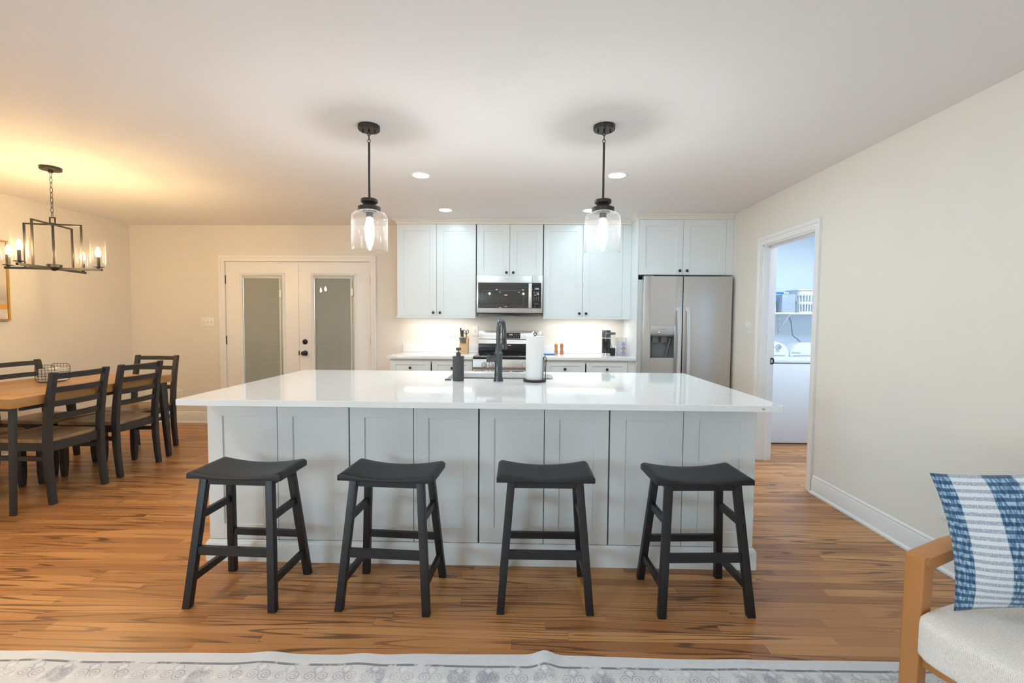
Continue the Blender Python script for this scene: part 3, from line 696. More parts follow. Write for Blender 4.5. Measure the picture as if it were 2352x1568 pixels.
# sink bowl
o = (-0.14, 3.245, 0.67); r = thing('kitchen_sink', 'undermount stainless sink bowl set into the island worktop', 'sink', o)
b = MB(o); t = bmesh.new(); n_ = len(rrect(0, 1, 0, 1, 0.1)); rings = []
for P, z in ((rrect(SX0-0.02, SX1+0.02, SY0-0.02, SY1+0.02, 0.06), 0.8835), (rrect(SX0-0.006, SX1+0.006, SY0-0.006, SY1+0.006, 0.055), 0.8835), (rrect(SX0, SX1, SY0, SY1, 0.05), 0.878), (rrect(SX0+0.006, SX1-0.006, SY0+0.006, SY1-0.006, 0.05), 0.72), (rrect(SX0+0.03, SX1-0.03, SY0+0.03, SY1-0.03, 0.04), 0.69),
              (rrect(SX0+0.03, SX1-0.03, SY0+0.03, SY1-0.03, 0.04), 0.686), (rrect(SX0+0.002, SX1-0.002, SY0+0.002, SY1-0.002, 0.05), 0.715), (rrect(SX0-0.004, SX1+0.004, SY0-0.004, SY1+0.004, 0.05), 0.875), (rrect(SX0-0.02, SX1+0.02, SY0-0.02, SY1+0.02, 0.06), 0.880)):
    rings.append([t.verts.new((x, y, z)) for x, y in P])
seq = rings+[rings[0]]
for A, B in zip(seq, seq[1:]):
    if A is rings[4] and B is rings[5]: continue
    for k in range(n_): t.faces.new((A[k], A[(k+1) % n_], B[(k+1) % n_], B[k]))
t.faces.new(rings[4]); t.faces.new(rings[5][::-1])
bmesh.ops.recalc_face_normals(t, faces=t.faces); b.add(t); b.build('bowl', M['steel'], r)
b = MB(o); b.lathe([(0, 0.6905), (0.045, 0.6905), (0.045, 0.694), (0.038, 0.695), (0.034, 0.692), (0, 0.692)], (-0.14, 3.28, 0)); b.build('drain', M['chrome'], r)

# faucet
fx, fy = -0.146, 2.985; o = (fx, fy, CT)
r = thing('faucet', 'tall dark gunmetal gooseneck faucet standing on the island worktop', 'faucet', o)
b = MB(o)
b.lathe([(0, CT+0.0005), (0.0325, CT+0.0005), (0.0325, CT+0.006), (0.027, CT+0.022), (0.0255, CT+0.034), (0.0268, CT+0.037), (0.0268, CT+0.041), (0.0255, CT+0.044), (0.0255, CT+0.176), (0.028, CT+0.180), (0.028, CT+0.185), (0.023, CT+0.192), (0.0165, CT+0.215), (0.0155, CT+0.235), (0, CT+0.235)], (fx, fy, 0), 32)
b.build('faucet_body', M['gunmetal'], r)
b = MB(o); b.cyl((fx-0.015, fy, CT+0.145), (fx-0.048, fy, CT+0.145), 0.021, seg=24).cyl((fx-0.048, fy, CT+0.145), (fx-0.053, fy, CT+0.145), 0.017, seg=24)
b.build('handle_stem', M['gunmetal'], r)
b = MB(o); b.cyl((fx-0.053, fy, CT+0.145), (fx-0.077, fy, CT+0.145), 0.0235, seg=24).box((fx-0.072, fy-0.006, CT+0.16), (fx-0.062, fy+0.006, CT+0.172), 0.002)
b.build('handle', M['gunmetal'], r)
zc = CT+0.325; rad = 0.075
ddx, ddy = 0.20, 0.980                      # spout swings toward the sink, a little to the right
pts = [(fx, fy, CT+0.22), (fx, fy, CT+0.27)]
for k in range(0, 15):
    a = PI*k/14*0.97; pts.append((fx+ddx*rad*(1-math.cos(a)), fy+ddy*rad*(1-math.cos(a)), zc+rad*math.sin(a)))
b = MB(o); b.tube(pts, 0.0145, 16); b.build('spout', M['gunmetal'], r)
ex, ey, ez = pts[-1]
b = MB(o); b.lathe([(0, 0.006), (0.0155, 0.006), (0.0165, -0.02), (0.0175, -0.06), (0.0215, -0.12), (0.0215, -0.128), (0.018, -0.132), (0, -0.132)], (ex, ey, ez), 24)
sh = b.build('spray_head', M['gunmetal'], r)
MB(o).box((ex-0.006, ey-0.0235, ez-0.10), (ex+0.006, ey-0.014, ez-0.055), 0.003).build('spray_button', M['black_plastic'], sh)

# soap dispenser, air switch, paper towel
o = (-0.408, 2.985, CT); r = thing('soap_dispenser', 'dark grey cylindrical soap dispenser with a square pump left of the faucet', 'soap dispenser', o)
MB().lathe([(0, 0.0005), (0.036, 0.0005), (0.037, 0.004), (0.037, 0.150), (0, 0.150)], seg=40).build('bottle', M['soapgrey'], r)
MB().lathe([(0, 0.150), (0.0375, 0.150), (0.0375, 0.159), (0.035, 0.161), (0, 0.161)], seg=40).build('lid', M['soapgrey'], r)
p = MB().lathe([(0, 0.161), (0.0155, 0.161), (0.0155, 0.184), (0.0085, 0.186), (0.0035, 0.188), (0.0035, 0.2), (0, 0.2)], seg=24).build('pump_collar', M['soapgrey'], r)
MB().box((-0.014, -0.014, 0.198), (0.014, 0.030, 0.216), 0.002).build('pump_head', M['soapgrey'], r)
o = (-0.48, 3.02, CT); b = MB(o); b.lathe([(0, CT+0.0004), (0.023, CT+0.0004), (0.023, CT+0.004), (0.019, CT+0.007), (0.010, CT+0.007), (0.009, CT+0.0085), (0, CT+0.0085)], (o[0], o[1], 0), 28)
tag(b.build('sink_button', M['gunmetal']), 'small round gunmetal push button on the worktop beside the soap dispenser', 'button')
o = (0.092, 2.985, CT); r = thing('paper_towel_holder', 'black metal paper towel holder with a round base on the island', 'towel holder', o)
MB().lathe([(0, 0.0005), (0.074, 0.0005), (0.075, 0.003), (0.075, 0.013), (0.073, 0.0155), (0, 0.0155)], seg=48).build('base', M['blackmetal'], r)
b = MB(); b.tube([(0.0, 0, 0.0158), (0, 0, 0.301)], 0.004, 10)
b.tube([(0.009*math.cos(a), 0, 0.3095+0.009*math.sin(a)) for a in [2*PI*k/16 for k in range(16)]], 0.0028, 8, True); b.build('center_rod', M['blackmetal'], r)
pts = [(0.051, -0.045, 0.015), (0.053, -0.045, 0.150)]
pts += [(0.0625-0.0095*math.cos(a), -0.038-0.007*math.cos(a), 0.152+0.014*math.sin(a)) for a in [PI*k/8 for k in range(9)]]
pts += [(0.067, -0.031, 0.015)]
MB().tube(pts, 0.0026, 8).build('tension_arm', M['blackmetal'], r)
b = MB(); o2 = (o[0], o[1], CT+0.016)
b.lathe([(0.0075, 0.0), (0.058, 0.0), (0.0585, 0.002), (0.0585, 0.2765), (0.058, 0.279), (0.0075, 0.279)], (0, 0, 0), 48, close=True)
tag(b.build('paper_towel_roll', M['paper']), 'full white paper towel roll on the black island holder', 'paper towel'); bpy.data.objects['paper_towel_roll'].location = o2

# ------------------------------------------------------------------ bar stools
g = 'black saddle stools along the island'
r = st0 = thing('bar_stool', 'leftmost black saddle-seat bar stool at the island', 'bar stool', (-1.295, 2.142, 0), math.radians(-2.4), g)
W2, D2 = 0.2225, 0.120
def seat_f(s, tt):
    x = (s*2-1); y = (tt*2-1)
    z = 0.612-0.022*(1-min(1, abs(x)/0.92)**2.0)
    e = max(0, abs(x)-0.90)/0.10
    z -= 0.011*e*e
    return (x*W2, y*D2, z)
b = MB(); nu, nv = 28, 6
t = bmesh.new(); topg = []; botg = []
for i in range(nu+1):
    s = i/nu; s = 0.5-0.5*math.cos(PI*s)*1.0
    topg.append([t.verts.new(seat_f(s, j/nv)) for j in range(nv+1)])
    botg.append([t.verts.new(((s*2-1)*W2, (j/nv*2-1)*D2, 0.5785)) for j in range(nv+1)])
for i in range(nu):
    for j in range(nv):
        t.faces.new((topg[i][j], topg[i+1][j], topg[i+1][j+1], topg[i][j+1])); t.faces.new((botg[i][j], botg[i][j+1], botg[i+1][j+1], botg[i+1][j]))
    t.faces.new((botg[i][0], botg[i+1][0], topg[i+1][0], topg[i][0])); t.faces.new((botg[i+1][nv], botg[i][nv], topg[i][nv], topg[i+1][nv]))
for j in range(nv):
    t.faces.new((botg[0][j+1], botg[0][j], topg[0][j], topg[0][j+1])); t.faces.new((botg[nu][j], botg[nu][j+1], topg[nu][j+1], topg[nu][j]))
bmesh.ops.recalc_face_normals(t, faces=t.faces)
ed = [e for e in t.edges if len(e.link_faces) == 2 and e.calc_face_angle(0) > 0.9]
bmesh.ops.bevel(t, geom=ed, offset=0.004, segments=3, affect='EDGES', profile=0.5)
b.add(t); b.build('seat', M['black'], r, 50)
def leg_c(sx, sy, z):
    k = z/0.578
    return (sx*(0.2005-0.045*k), sy*(0.155-0.070*k), z)
for sx in (-1, 1):
    for sy in (-1, 1):
        MB().post(leg_c(sx, sy, 0.0), leg_c(sx, sy, 0.578), (0.034, 0.031), (0.034, 0.031), 0.002).build('leg', M['black'], r)
def rail(sx0, sy0, sx1, sy1, z, h, th, name):
    a, c = Vector(leg_c(sx0, sy0, z)), Vector(leg_c(sx1, sy1, z)); d = (c-a).normalized()*0.010
    MB().bar([a+d, c-d], th, h).build(name, M['black'], r)
for sy in (-1, 1): rail(-1, sy, 1, sy, 0.5625, 0.031, 0.018, 'apron')
for sx in (-1, 1): rail(sx, -1, sx, 1, 0.5625, 0.031, 0.018, 'apron')
rail(-1, -1, 1, -1, 0.2525, 0.038, 0.019, 'stretcher'); rail(-1, 1, 1, 1, 0.224, 0.032, 0.019, 'stretcher')
for sx in (-1, 1): rail(sx, -1, sx, 1, 0.405, 0.034, 0.018, 'stretcher'); rail(sx, -1, sx, 1, 0.125, 0.034, 0.018, 'stretcher')
dup(st0, (-0.600, 2.140, 0), math.radians(-3.6), 'second black saddle-seat bar stool from the left at the island', g)
dup(st0, (0.117, 2.157, 0), math.radians(0.4), 'third black saddle-seat bar stool from the left at the island', g)
dup(st0, (0.827, 2.155, 0), math.radians(2.6), 'rightmost black saddle-seat bar stool at the island', g)

# ------------------------------------------------------------------ dining table and chairs
TX0, TX1, TY0, TY1, TZ = -4.262, -3.303, 2.887, 4.263, 0.775
o = ((TX0+TX1)/2, (TY0+TY1)/2, 0); r = thing('dining_table', 'honey wood dining table with thick top and black legs below the chandelier', 'table', o)
MB(o).box((TX0, TY0, TZ-0.064), (TX1, TY1, TZ), 0.003).build('tabletop', M['table_wood'], r)
for sx, x in ((-1, TX0), (1, TX1)):
    for sy, y in ((-1, TY0), (1, TY1)):
        ix = x-sx*0.034
        lg = MB(o)
        def q(yc, wy, wx, z): return [(ix-wx/2, yc-wy/2, z), (ix+wx/2, yc-wy/2, z), (ix+wx/2, yc+wy/2, z), (ix-wx/2, yc+wy/2, z)]
        inn = 0.012 if sy < 0 else 0.052
        wb, wt, wx = (0.022, 0.026, 0.034) if sy < 0 else (0.036, 0.075, 0.034)
        lg.hexa(q(y-sy*0.018, wb, wx, 0.0), q(y-sy*(inn+0.028), wt, wx+0.004, TZ-0.064), 0.002); lg.build('leg', M['charcoal'], r)
b = MB(o)
for sx, x in ((-1, TX0), (1, TX1)): b.box((x-sx*0.05-0.012, TY0+0.1, TZ-0.094), (x-sx*0.05+0.012, TY1-0.1, TZ-0.064))
for sy, y in ((-1, TY0), (1, TY1)): b.box((TX0+0.08, y-sy*0.085-0.012, TZ-0.094), (TX1-0.08, y-sy*0.085+0.012, TZ-0.064))
b.build('under_frame', M['charcoal'], r)

g = 'slat-back dining chairs around the table'
r = ch0 = thing('dining_chair', 'slat-back dining chair with wooden seat at the near right of the table', 'dining chair', (-3.52, 3.297, 0), -PI/2, g)
# local: front is -y, back is +y
SW = 0.205
def seat2(mb):
    t = bmesh.new(); nu, nv = 22, 22; T_, B_ = [], []
    for i in range(nu+1):
        x = -1+2*i/nu; T_.append([]); B_.append([])
        for j in range(nv+1):
            y = j/nv; yb = -0.250+0.455*y
            bow = 0.022*(1-x*x)*max(0, (y-0.55)/0.45)
            hw = SW*(1.0-0.06*y)
            px, py = x*hw, yb+bow
            rr = math.hypot(x/0.86, (y-0.55)/0.42)
            z = 0.455-0.011*max(0, 1-rr**4)*1.0 - (0.006 if y < 0.04 else 0)
            T_[i].append(t.verts.new((px, py, z))); B_[i].append(t.verts.new((px, py, 0.430)))
    for i in range(nu):
        for j in range(nv):
            t.faces.new((T_[i][j], T_[i+1][j], T_[i+1][j+1], T_[i][j+1])); t.faces.new((B_[i][j], B_[i][j+1], B_[i+1][j+1], B_[i+1][j]))
        t.faces.new((B_[i][0], B_[i+1][0], T_[i+1][0], T_[i][0])); t.faces.new((B_[i+1][nv], B_[i][nv], T_[i][nv], T_[i+1][nv]))
    for j in range(nv):
        t.faces.new((B_[0][j+1], B_[0][j], T_[0][j], T_[0][j+1])); t.faces.new((B_[nu][j], B_[nu][j+1], T_[nu][j+1], T_[nu][j]))
    bmesh.ops.recalc_face_normals(t, faces=t.faces); mb.add(t); return mb
seat2(MB()).build('seat', M['seat_wood'], r, 45)
PROF = [(0.0, 0.236, 0.270), (0.12, 0.222, 0.259), (0.26, 0.209, 0.250), (0.40, 0.205, 0.250), (0.47, 0.206, 0.250), (0.60, 0.217, 0.259), (0.75, 0.239, 0.277), (0.87, 0.263, 0.298), (0.918, 0.273, 0.307), (0.928, 0.279, 0.304)]
def post_y(z):
    for (z0, a0, b0), (z1, a1, b1) in zip(PROF, PROF[1:]):
        if z0 <= z <= z1:
            k = (z-z0)/(z1-z0); return a0+(a1-a0)*k, b0+(b1-b0)*k
for sx in (-1, 1):
    poly = [(a, z) for z, a, b_ in PROF]+[(b_, z) for z, a, b_ in PROF[::-1]]
    MB().prism(poly, sx*0.200-0.019, sx*0.200+0.019, 'x', 0.003).build('rear_leg', M['charcoal'], r, 40)
    MB().post((sx*0.182, -0.232, 0), (sx*0.182, -0.230, 0.10), (0.030, 0.030), (0.043, 0.043), 0.002).post((sx*0.182, -0.230, 0.099), (sx*0.182, -0.230, 0.430), (0.043, 0.043), (0.043, 0.043), 0.002).build('front_leg', M['charcoal'], r)
    MB().box((sx*0.188-0.010, -0.215, 0.372), (sx*0.188+0.010, 0.215, 0.430)).build('side_apron', M['charcoal'], r)
    MB().bar([(sx*0.186, -0.215, 0.318), (sx*0.194, 0.215, 0.318)], 0.018, 0.032).build('stretcher', M['charcoal'], r)
    for nm, y in (('rear_leg', 0.253), ('front_leg', -0.232)):
        pass
for z0, z1 in ((0.878, 0.918), (0.780, 0.820), (0.682, 0.722), (0.588, 0.628)):
    pts = []
    ya = sum(post_y((z0+z1)/2))/2
    for k in range(13):
        x = -1+2*k/12; pts.append((x*0.185, ya+0.020*(1-x*x)-0.003, (z0+z1)/2))
    MB().bar(pts, 0.016, z1-z0, up=(0, 0.12, 1)).build('slat', M['charcoal'], r)
MB().bar([(x*0.183, 0.222+0.012*(1-x*x), 0.398) for x in [-1+k/6 for k in range(13)]], 0.018, 0.062).build('rear_apron', M['charcoal'], r)
MB().box((-0.165, -0.240, 0.372), (0.165, -0.222, 0.430)).build('front_apron', M['charcoal'], r)
gl = MB()
for x, y in ((-0.2, 0.253), (0.2, 0.253), (-0.182, -0.232), (0.182, -0.232)): gl.lathe([(0, 0.0), (0.010, 0.0), (0.010, 0.0015), (0, 0.0015)], (x, y, -0.0015), 12)
gl.build('felt_pads', M['plastic_white'], r)
ch0.location.z = 0.0015
tr = [(c, kids(c)) for c in kids(ch0)]
dup(ch0, (-3.528, 3.845, 0.0015), -PI/2, 'slat-back dining chair at the far right side of the table', g, tr)
dup(ch0, (-3.735, 4.340, 0.0015), 0.0, 'slat-back dining chair at the head of the table near the back wall', g, tr)
dup(ch0, (-4.085, 3.855, 0.0015), PI/2, 'slat-back dining chair on the far side of the table behind the wire basket', g, tr)
dup(ch0, (-4.075, 3.235, 0.0015), PI/2, 'dining chair mostly hidden behind the near table leg, cut by the left edge', g, tr)

# wire basket and napkins
o = (-3.885, 3.72, TZ); r = thing('wire_basket', 'black wire grid napkin basket on the dining table', 'basket', o, math.radians(8))
def rr_loop(w, h, rad, y): return [(x, y, z) for x, z in [(p[0], p[1]) for p in rrect(-w/2, w/2, 0.004, h, rad, 5)]]
for y, nm in ((-0.075, 'near'), (0.075, 'far')):
    b = MB(); b.tube(rr_loop(0.145, 0.145, 0.03, y), 0.0022, 6, True)
    for k in range(1, 6): x = -0.0725+0.145*k/6; b.tube([(x, y, 0.005), (x, y, 0.144)], 0.0014, 5)
    for k in range(1, 6): z = 0.004+0.141*k/6; b.tube([(-0.071, y, z), (0.071, y, z)], 0.0014, 5)
    b.build('side_panel', M['blackmetal'], r)
b = MB()
for k in range(5): x = -0.05+0.1*k/4; b.tube([(x, -0.075, 0.0045), (x, 0.075, 0.0045)], 0.0016, 5)
for x, z in ((-0.0725, 0.05), (0.0725, 0.05), (-0.0725, 0.08), (0.0725, 0.08)): b.tube([(x, -0.075, z), (x, 0.075, z)], 0.0016, 5)
b.build('base_wires', M['blackmetal'], r)
b = MB(); Mr = Matrix.Rotation(math.radians(8), 4, 'Z')
for k in range(7): b.box((-0.062+0.001*k, -0.068, 0.008+k*0.015), (0.064-0.001*k, 0.068, 0.021+k*0.015), 0.004, M=Matrix.Rotation(0.05*math.sin(k*2.1), 4, 'Z'))
b.grid(6, 6, lambda u, v: (-0.078+0.14*u, -0.062+0.12*v, 0.116+0.008*math.sin(5*u+3*v)-0.02*(1-u)**2))
nk = b.build('napkin_stack', M['napkin']); nk.location = o; nk.rotation_euler = (0, 0, math.radians(8)); tag(nk, 'stack of white paper napkins inside the wire basket', 'napkins')

# framed art on the left wall
o = (XL+0.0005, 3.72, 1.275); r = thing('wall_art', 'gold framed abstract canvas with an orange stripe on the left wall', 'painting', o)
AY0, AY1, AZ0, AZ1 = 3.20, 4.245, 1.275, 2.02
MB(o).box((XL+0.001, AY0+0.015, AZ0+0.015), (XL+0.022, AY1-0.015, AZ1-0.015)).build('canvas', M['art'], r)
b = MB(o)
for a in ((AY0, AZ0, AY1, AZ0+0.012), (AY0, AZ1-0.012, AY1, AZ1), (AY0, AZ0+0.012, AY0+0.012, AZ1-0.012), (AY1-0.012, AZ0+0.012, AY1, AZ1-0.012)):
    b.box((XL+0.001, a[0], a[1]), (XL+0.036, a[2], a[3]))
b.build('frame', M['gold'], r)

# ------------------------------------------------------------------ chandelier
CX, CY = -3.613, 3.50
o = (CX, CY, H); r = thing('chandelier', 'dark four-light chandelier with clear cylinder shades over the dining table', 'chandelier', o, math.radians(11))
MB().lathe([(0, 0), (0.066, 0), (0.066, -0.020), (0.062, -0.024), (0.016, -0.026), (0.016, -0.036), (0.010, -0.044), (0, -0.044)], seg=40).build('canopy', M['bronze'], r)
ztop, zbot = 2.022-H, 1.69-H
nl = 9; z_a, z_b = -0.040, ztop+0.052; pitch_ = (z_a-z_b)/nl
for k in range(nl):
    zc = z_a-(k+0.5)*pitch_; hl = pitch_*0.5+0.005; ax = k % 2; pts = []
    for a in range(16):
        th = 2*PI*a/16; u = 0.0085*math.cos(th); w = hl*math.sin(th)
        pts.append((u, 0, zc+w) if ax else (0, u, zc+w))
    MB().tube(pts, 0.0018, 6, True).build('chain_link', M['bronze'], r)
b = MB()
b.box((-0.020, -0.004, ztop+0.008), (-0.014, 0.004, ztop+0.056)).box((0.014, -0.004, ztop+0.008), (0.020, 0.004, ztop+0.056)).box((-0.020, -0.004, ztop+0.050), (0.020, 0.004, ztop+0.056)).lathe([(0, ztop-0.006), (0.026, ztop-0.006), (0.026, ztop+0.008), (0.018, ztop+0.012), (0, ztop+0.012)], seg=24)
b.build('top_loop', M['bronze'], r)
MB().cyl((0, 0, zbot), (0, 0, ztop), 0.008, seg=12).build('stem', M['bronze'], r)
MB().lathe([(0, zbot-0.024), (0.010, zbot-0.022), (0.030, zbot-0.010), (0.048, zbot+0.002), (0.048, zbot+0.024), (0.044, zbot+0.027), (0, zbot+0.027)], seg=32).build('hub', M['bronze'], r)
for k in range(4):
    a = PI/2*k; c, s = math.cos(a), math.sin(a)
    def pr(rd, z): return (rd*c, rd*s, z)
    MB().bar([pr(0.03, zbot-0.006), pr(0.325, zbot-0.006)], 0.016, 0.018).build('arm', M['bronze'], r)
    MB().bar([pr(0.015, ztop), pr(0.195, ztop)], 0.011, 0.011).bar([pr(0.19, ztop+0.0055), pr(0.19, zbot-0.004)], 0.011, 0.011, up=(c, s, 0)).build('upright', M['bronze'], r)
    cup = MB().lathe([(0, 0), (0.010, 0), (0.010, 0.006), (0.034, 0.009), (0.034, 0.013), (0, 0.013)], pr(0.300, zbot+0.003), 24).build('shade_cup', M['bronze'], r)
    MB().lathe([(0, 0.013), (0.012, 0.013), (0.012, 0.092), (0, 0.092)], pr(0.300, zbot+0.003), 16).build('candle_sleeve', M['bronze'], cup)
    MB().lathe([(0.047, 0.014), (0.047, 0.222)], pr(0.300, zbot+0.003), 40).build('glass_shade', M['glass'], r)
    MB().lathe([(0, 0.093), (0.010, 0.093), (0.016, 0.108), (0.0175, 0.122), (0.013, 0.143), (0.006, 0.160), (0, 0.168)], pr(0.300, zbot+0.003), 20).build('bulb', M['bulb_warm'], r)

# ------------------------------------------------------------------ pendants
g = 'glass pendants over the island'
def pend(loc, label):
    return
r = pn0 = thing('pendant_light', 'left clear glass pendant hanging over the island', 'pendant lamp', (-0.912, 2.760, H), 0, g)
MB().lathe([(0, 0), (0.0635, 0), (0.0635, -0.022), (0.060, -0.026), (0, -0.026)], seg=40).build('canopy', M['bronze'], r)
b = MB()
for x in (-0.036, 0.036): b.lathe([(0, -0.026), (0.004, -0.026), (0.004, -0.032), (0.0055, -0.035), (0.003, -0.041), (0, -0.042)], (x, 0, 0), 12)
b.build('canopy_screw', M['bronze'], r)
b = MB(); b.cyl((0, 0, -0.026), (0, 0, -0.036), 0.006, seg=12)
b.tube([(0.010*math.cos(a), 0, -0.046+0.010*math.sin(a)) for a in [2*PI*k/16 for k in range(16)]], 0.002, 6, True)
b.tube([(0, 0.006*math.cos(a), -0.066+0.016*math.sin(a)) for a in [2*PI*k/16 for k in range(16)]], 0.002, 6, True)
b.tube([(0.009*math.cos(a), 0, -0.087+0.009*math.sin(a)) for a in [2*PI*k/16 for k in range(16)]], 0.002, 6, True)
b.build('link', M['bronze'], r)
zt = 2.030-H
MB().cyl((0, 0, zt-0.005), (0, 0, -0.095), 0.0065, seg=14).build('rod', M['bronze'], r)
MB().lathe([(0, zt+0.004), (0.012, zt+0.004), (0.030, zt-0.001), (0.047, zt-0.003), (0.0495, zt-0.006), (0.0495, zt-0.022), (0.040, zt-0.029), (0.036, zt-0.036), (0.040, zt-0.044), (0.060, zt-0.047), (0.0665, zt-0.050), (0.0665, zt-0.072), (0.064, zt-0.075), (0, zt-0.075)], seg=44).build('cap', M['bronze'], r)
zs = zt-0.0755
MB().lathe([(0.040, zs), (0.066, zs-0.001), (0.088, zs-0.009), (0.099, zs-0.020), (0.104, zs-0.036), (0.106, zs-0.06), (0.106, zs-0.228), (0.1072, zs-0.230), (0.1068, zs-0.2335), (0.1040, zs-0.2335), (0.1028, zs-0.230), (0.1035, zs-0.227), (0.1035, zs-0.06)], seg=56).build('glass_shade', M['seeded'], r)
sk_ = MB().lathe([(0, zs+0.001), (0.040, zs+0.001), (0.040, zs-0.004), (0.021, zs-0.006), (0.021, zs-0.034), (0.018, zs-0.037), (0, zs-0.037)], seg=28).build('socket', M['bronze'], r)
MB().lathe([(0, zs-0.037), (0.013, zs-0.037), (0.015, zs-0.048), (0.024, zs-0.075), (0.029, zs-0.098), (0.027, zs-0.122), (0.019, zs-0.150), (0.010, zs-0.168), (0.006, zs-0.176), (0, zs-0.178)], seg=28).build('bulb', M['bulb'], r)
dup(pn0, (0.480, 2.764, H), 0.0, 'right clear glass pendant hanging over the island', g)

# recessed ceiling lights
rl = ['recessed ceiling light between the two pendants, nearer left one', 'recessed ceiling light just right of the right pendant rod', 'recessed ceiling light in front of the left wall cabinets', 'recessed ceiling light partly hidden behind the right pendant cap']
for (x, y), lab in zip(KITCHEN_SPOTS, rl):
    r = thing('recessed_light', lab, 'ceiling light', (x, y, H), 0, 'recessed lights in the kitchen ceiling')
    MB().lathe([(0.064, -0.0035), (0.064, 0), (0.078, 0), (0.076, -0.004), (0.066, -0.006)], seg=40, close=True).build('trim_ring', M['trim'], r)
    MB().lathe([(0, -0.0025), (0.064, -0.0025), (0.064, 0), (0, 0)], seg=40).build('diffuser', M['lamp'], r)

# ------------------------------------------------------------------ back run: base cabinets
BY = 5.0
def base_cab(x0, x1, xm_, lab, fill=0.0):
    o = ((x0+x1)/2, BY, 0); r = thing('base_cabinet', lab, 'cabinet', o, 0, 'base cabinets along the back wall')
    b = MB(o); case_mb(b, x0, x1, BY+0.021, 5.60, 0.10, 0.883); b.box((x0, BY+0.085, 0), (x1, 5.60, 0.1))
    b.build('case', M['cab'], r)
    for a, c in ((x0+0.005, xm_-0.007), (xm_+0.007, x1-0.005)):
        d = door_mb(MB(o), a, c, 0.705, 0.862, BY, 0.062, rail=0.045).build('drawer', M['cab'], r); add_knob((a+c)/2, 0.784, BY+0.008, d, o)
        d = door_mb(MB(o), a, c, 0.112, 0.695, BY, 0.07).build('door', M['cab'], r); add_knob(c-0.035 if c < xm_ else a+0.035, 0.63, BY, d, o)
    return r, o
r, o = base_cab(-1.441, -0.524, -0.982, 'white base cabinet with black knobs left of the range')
r, o = base_cab(0.257, 1.168, 0.710, 'white base cabinet with black knobs right of the range')
MB(o).box((1.168, BY+0.012, 0.0), (1.2455, BY+0.03, 0.883)).build('filler_strip', M['cab'], r)
def back_top(x0, x1, lab):
    o = ((x0+x1)/2, 5.3, 0.884); r = thing('back_worktop', lab, 'countertop', o)
    MB(o).box((x0, 4.972, 0.884), (x1, YB-0.001, CT), 0.002).build('slab', M['quartz'], r)
    MB(o).box((max(x0, -1.452), YB-0.021, CT), (x1, YB-0.001, 1.015), 0.0015).build('upstand', M['quartz'], r)
back_top(-1.466, -0.522, 'white quartz worktop with upstand left of the range')
back_top(0.256, 1.2455, 'white quartz worktop with upstand right of the range')

# upper cabinets
UY = 5.270
def upper(name, lab, x0, x1, z0, z1, xm_, yf, yb, stile, knobs, rail=None):
    o = ((x0+x1)/2, yf, z0); r = thing(name, lab, 'cabinet', o, 0, 'white wall cabinets')
    case_mb(MB(o), x0, x1, yf+0.021, yb, z0, z1).build('case', M['cab'], r)
    for i, (a, c) in enumerate(((x0+0.001, xm_-0.0016), (xm_+0.0016, x1-0.001))):
        d = door_mb(MB(o), a, c, z0+0.001, z1-0.001, yf, stile, rail=rail or stile).build('door', M['cab'], r)
        add_knob(xm_+(-0.036 if i == 0 else 0.041), z0+knobs, yf, d, o)
    return r, o
zt = 2.402
r, o = upper('wall_cabinet', 'tall two-door white wall cabinet left of the microwave', -1.427, -0.5225, 1.356, zt, -0.9725, UY, YB-0.001, 0.076, 0.038)
MB(o).box((-1.437, UY-0.010, 1.331), (-0.5225, UY+0.022, 1.355), 0.002).build('light_rail', M['cab'], r)
r, o = upper('wall_cabinet', 'short two-door white wall cabinet above the microwave', -0.5115, 0.2435, 1.818, zt, -0.135, UY, YB-0.001, 0.076, 0.036)
r, o = upper('wall_cabinet', 'tall two-door white wall cabinet right of the microwave', 0.253, 1.147, 1.356, zt, 0.698, UY, YB-0.001, 0.076, 0.038)
MB(o).box((0.253, UY-0.010, 1.331), (1.245, UY+0.022, 1.355), 0.002).build('light_rail', M['cab'], r)
MB(o).box((1.148, UY+0.004, 1.356), (1.2455, UY+0.022, zt)).build('filler_strip', M['cab'], r)
for nm, x0, x1, lab in (('under_cabinet_light', -1.38, -0.58, 'thin white light strip under the left wall cabinet'), ('under_cabinet_light', 0.32, 1.12, 'thin white light strip under the right wall cabinet')):
    b = MB(((x0+x1)/2, 5.42, 1.352)); b.box((x0, 5.40, 1.348), (x1, 5.44, 1.3555), 0.001); tag(b.build(nm, M['plastic_white']), lab, 'light strip')
# refrigerator surround
FY = 4.99
r, o = upper('fridge_cabinet', 'two-door white cabinet above the refrigerator', 1.2575, 2.186, 1.812, zt, 1.729, FY, YB-0.001, 0.072, 0.043)
MB(o).box((2.187, FY+0.002, 1.812), (2.2605, FY+0.020, zt)).build('filler_strip', M['cab'], r)
b = MB((1.2515, FY, 0)); b.box((1.2470, FY, 0), (1.2565, YB-0.001, zt)); tag(b.build('fridge_side_panel', M['cab']), 'tall white end panel left of the refrigerator', 'panel')
def crown(mb, pts):
    """pts: corner path in plan, the profile grows to the outside (left of travel)"""
    prof = [(0.0, 2.402), (0.006, 2.402), (0.008, 2.416), (0.016, 2.424), (0.030, 2.438), (0.044, 2.446), (0.046, H-0.0005), (0.0, H-0.0005)]
    sweep(mb, pts, prof, lambda u, v, r_: (u, v, r_), 1)
b = MB(); crown(b, [(-1.427, YB-0.001), (-1.427, UY), (1.247, UY), (1.247, FY), (2.2605, FY)])
M['crown'] = mat('crown_cream', (0.80, 0.78, 0.72), 0.4, var=0.01)
struct('trim_4', b, M['crown'])

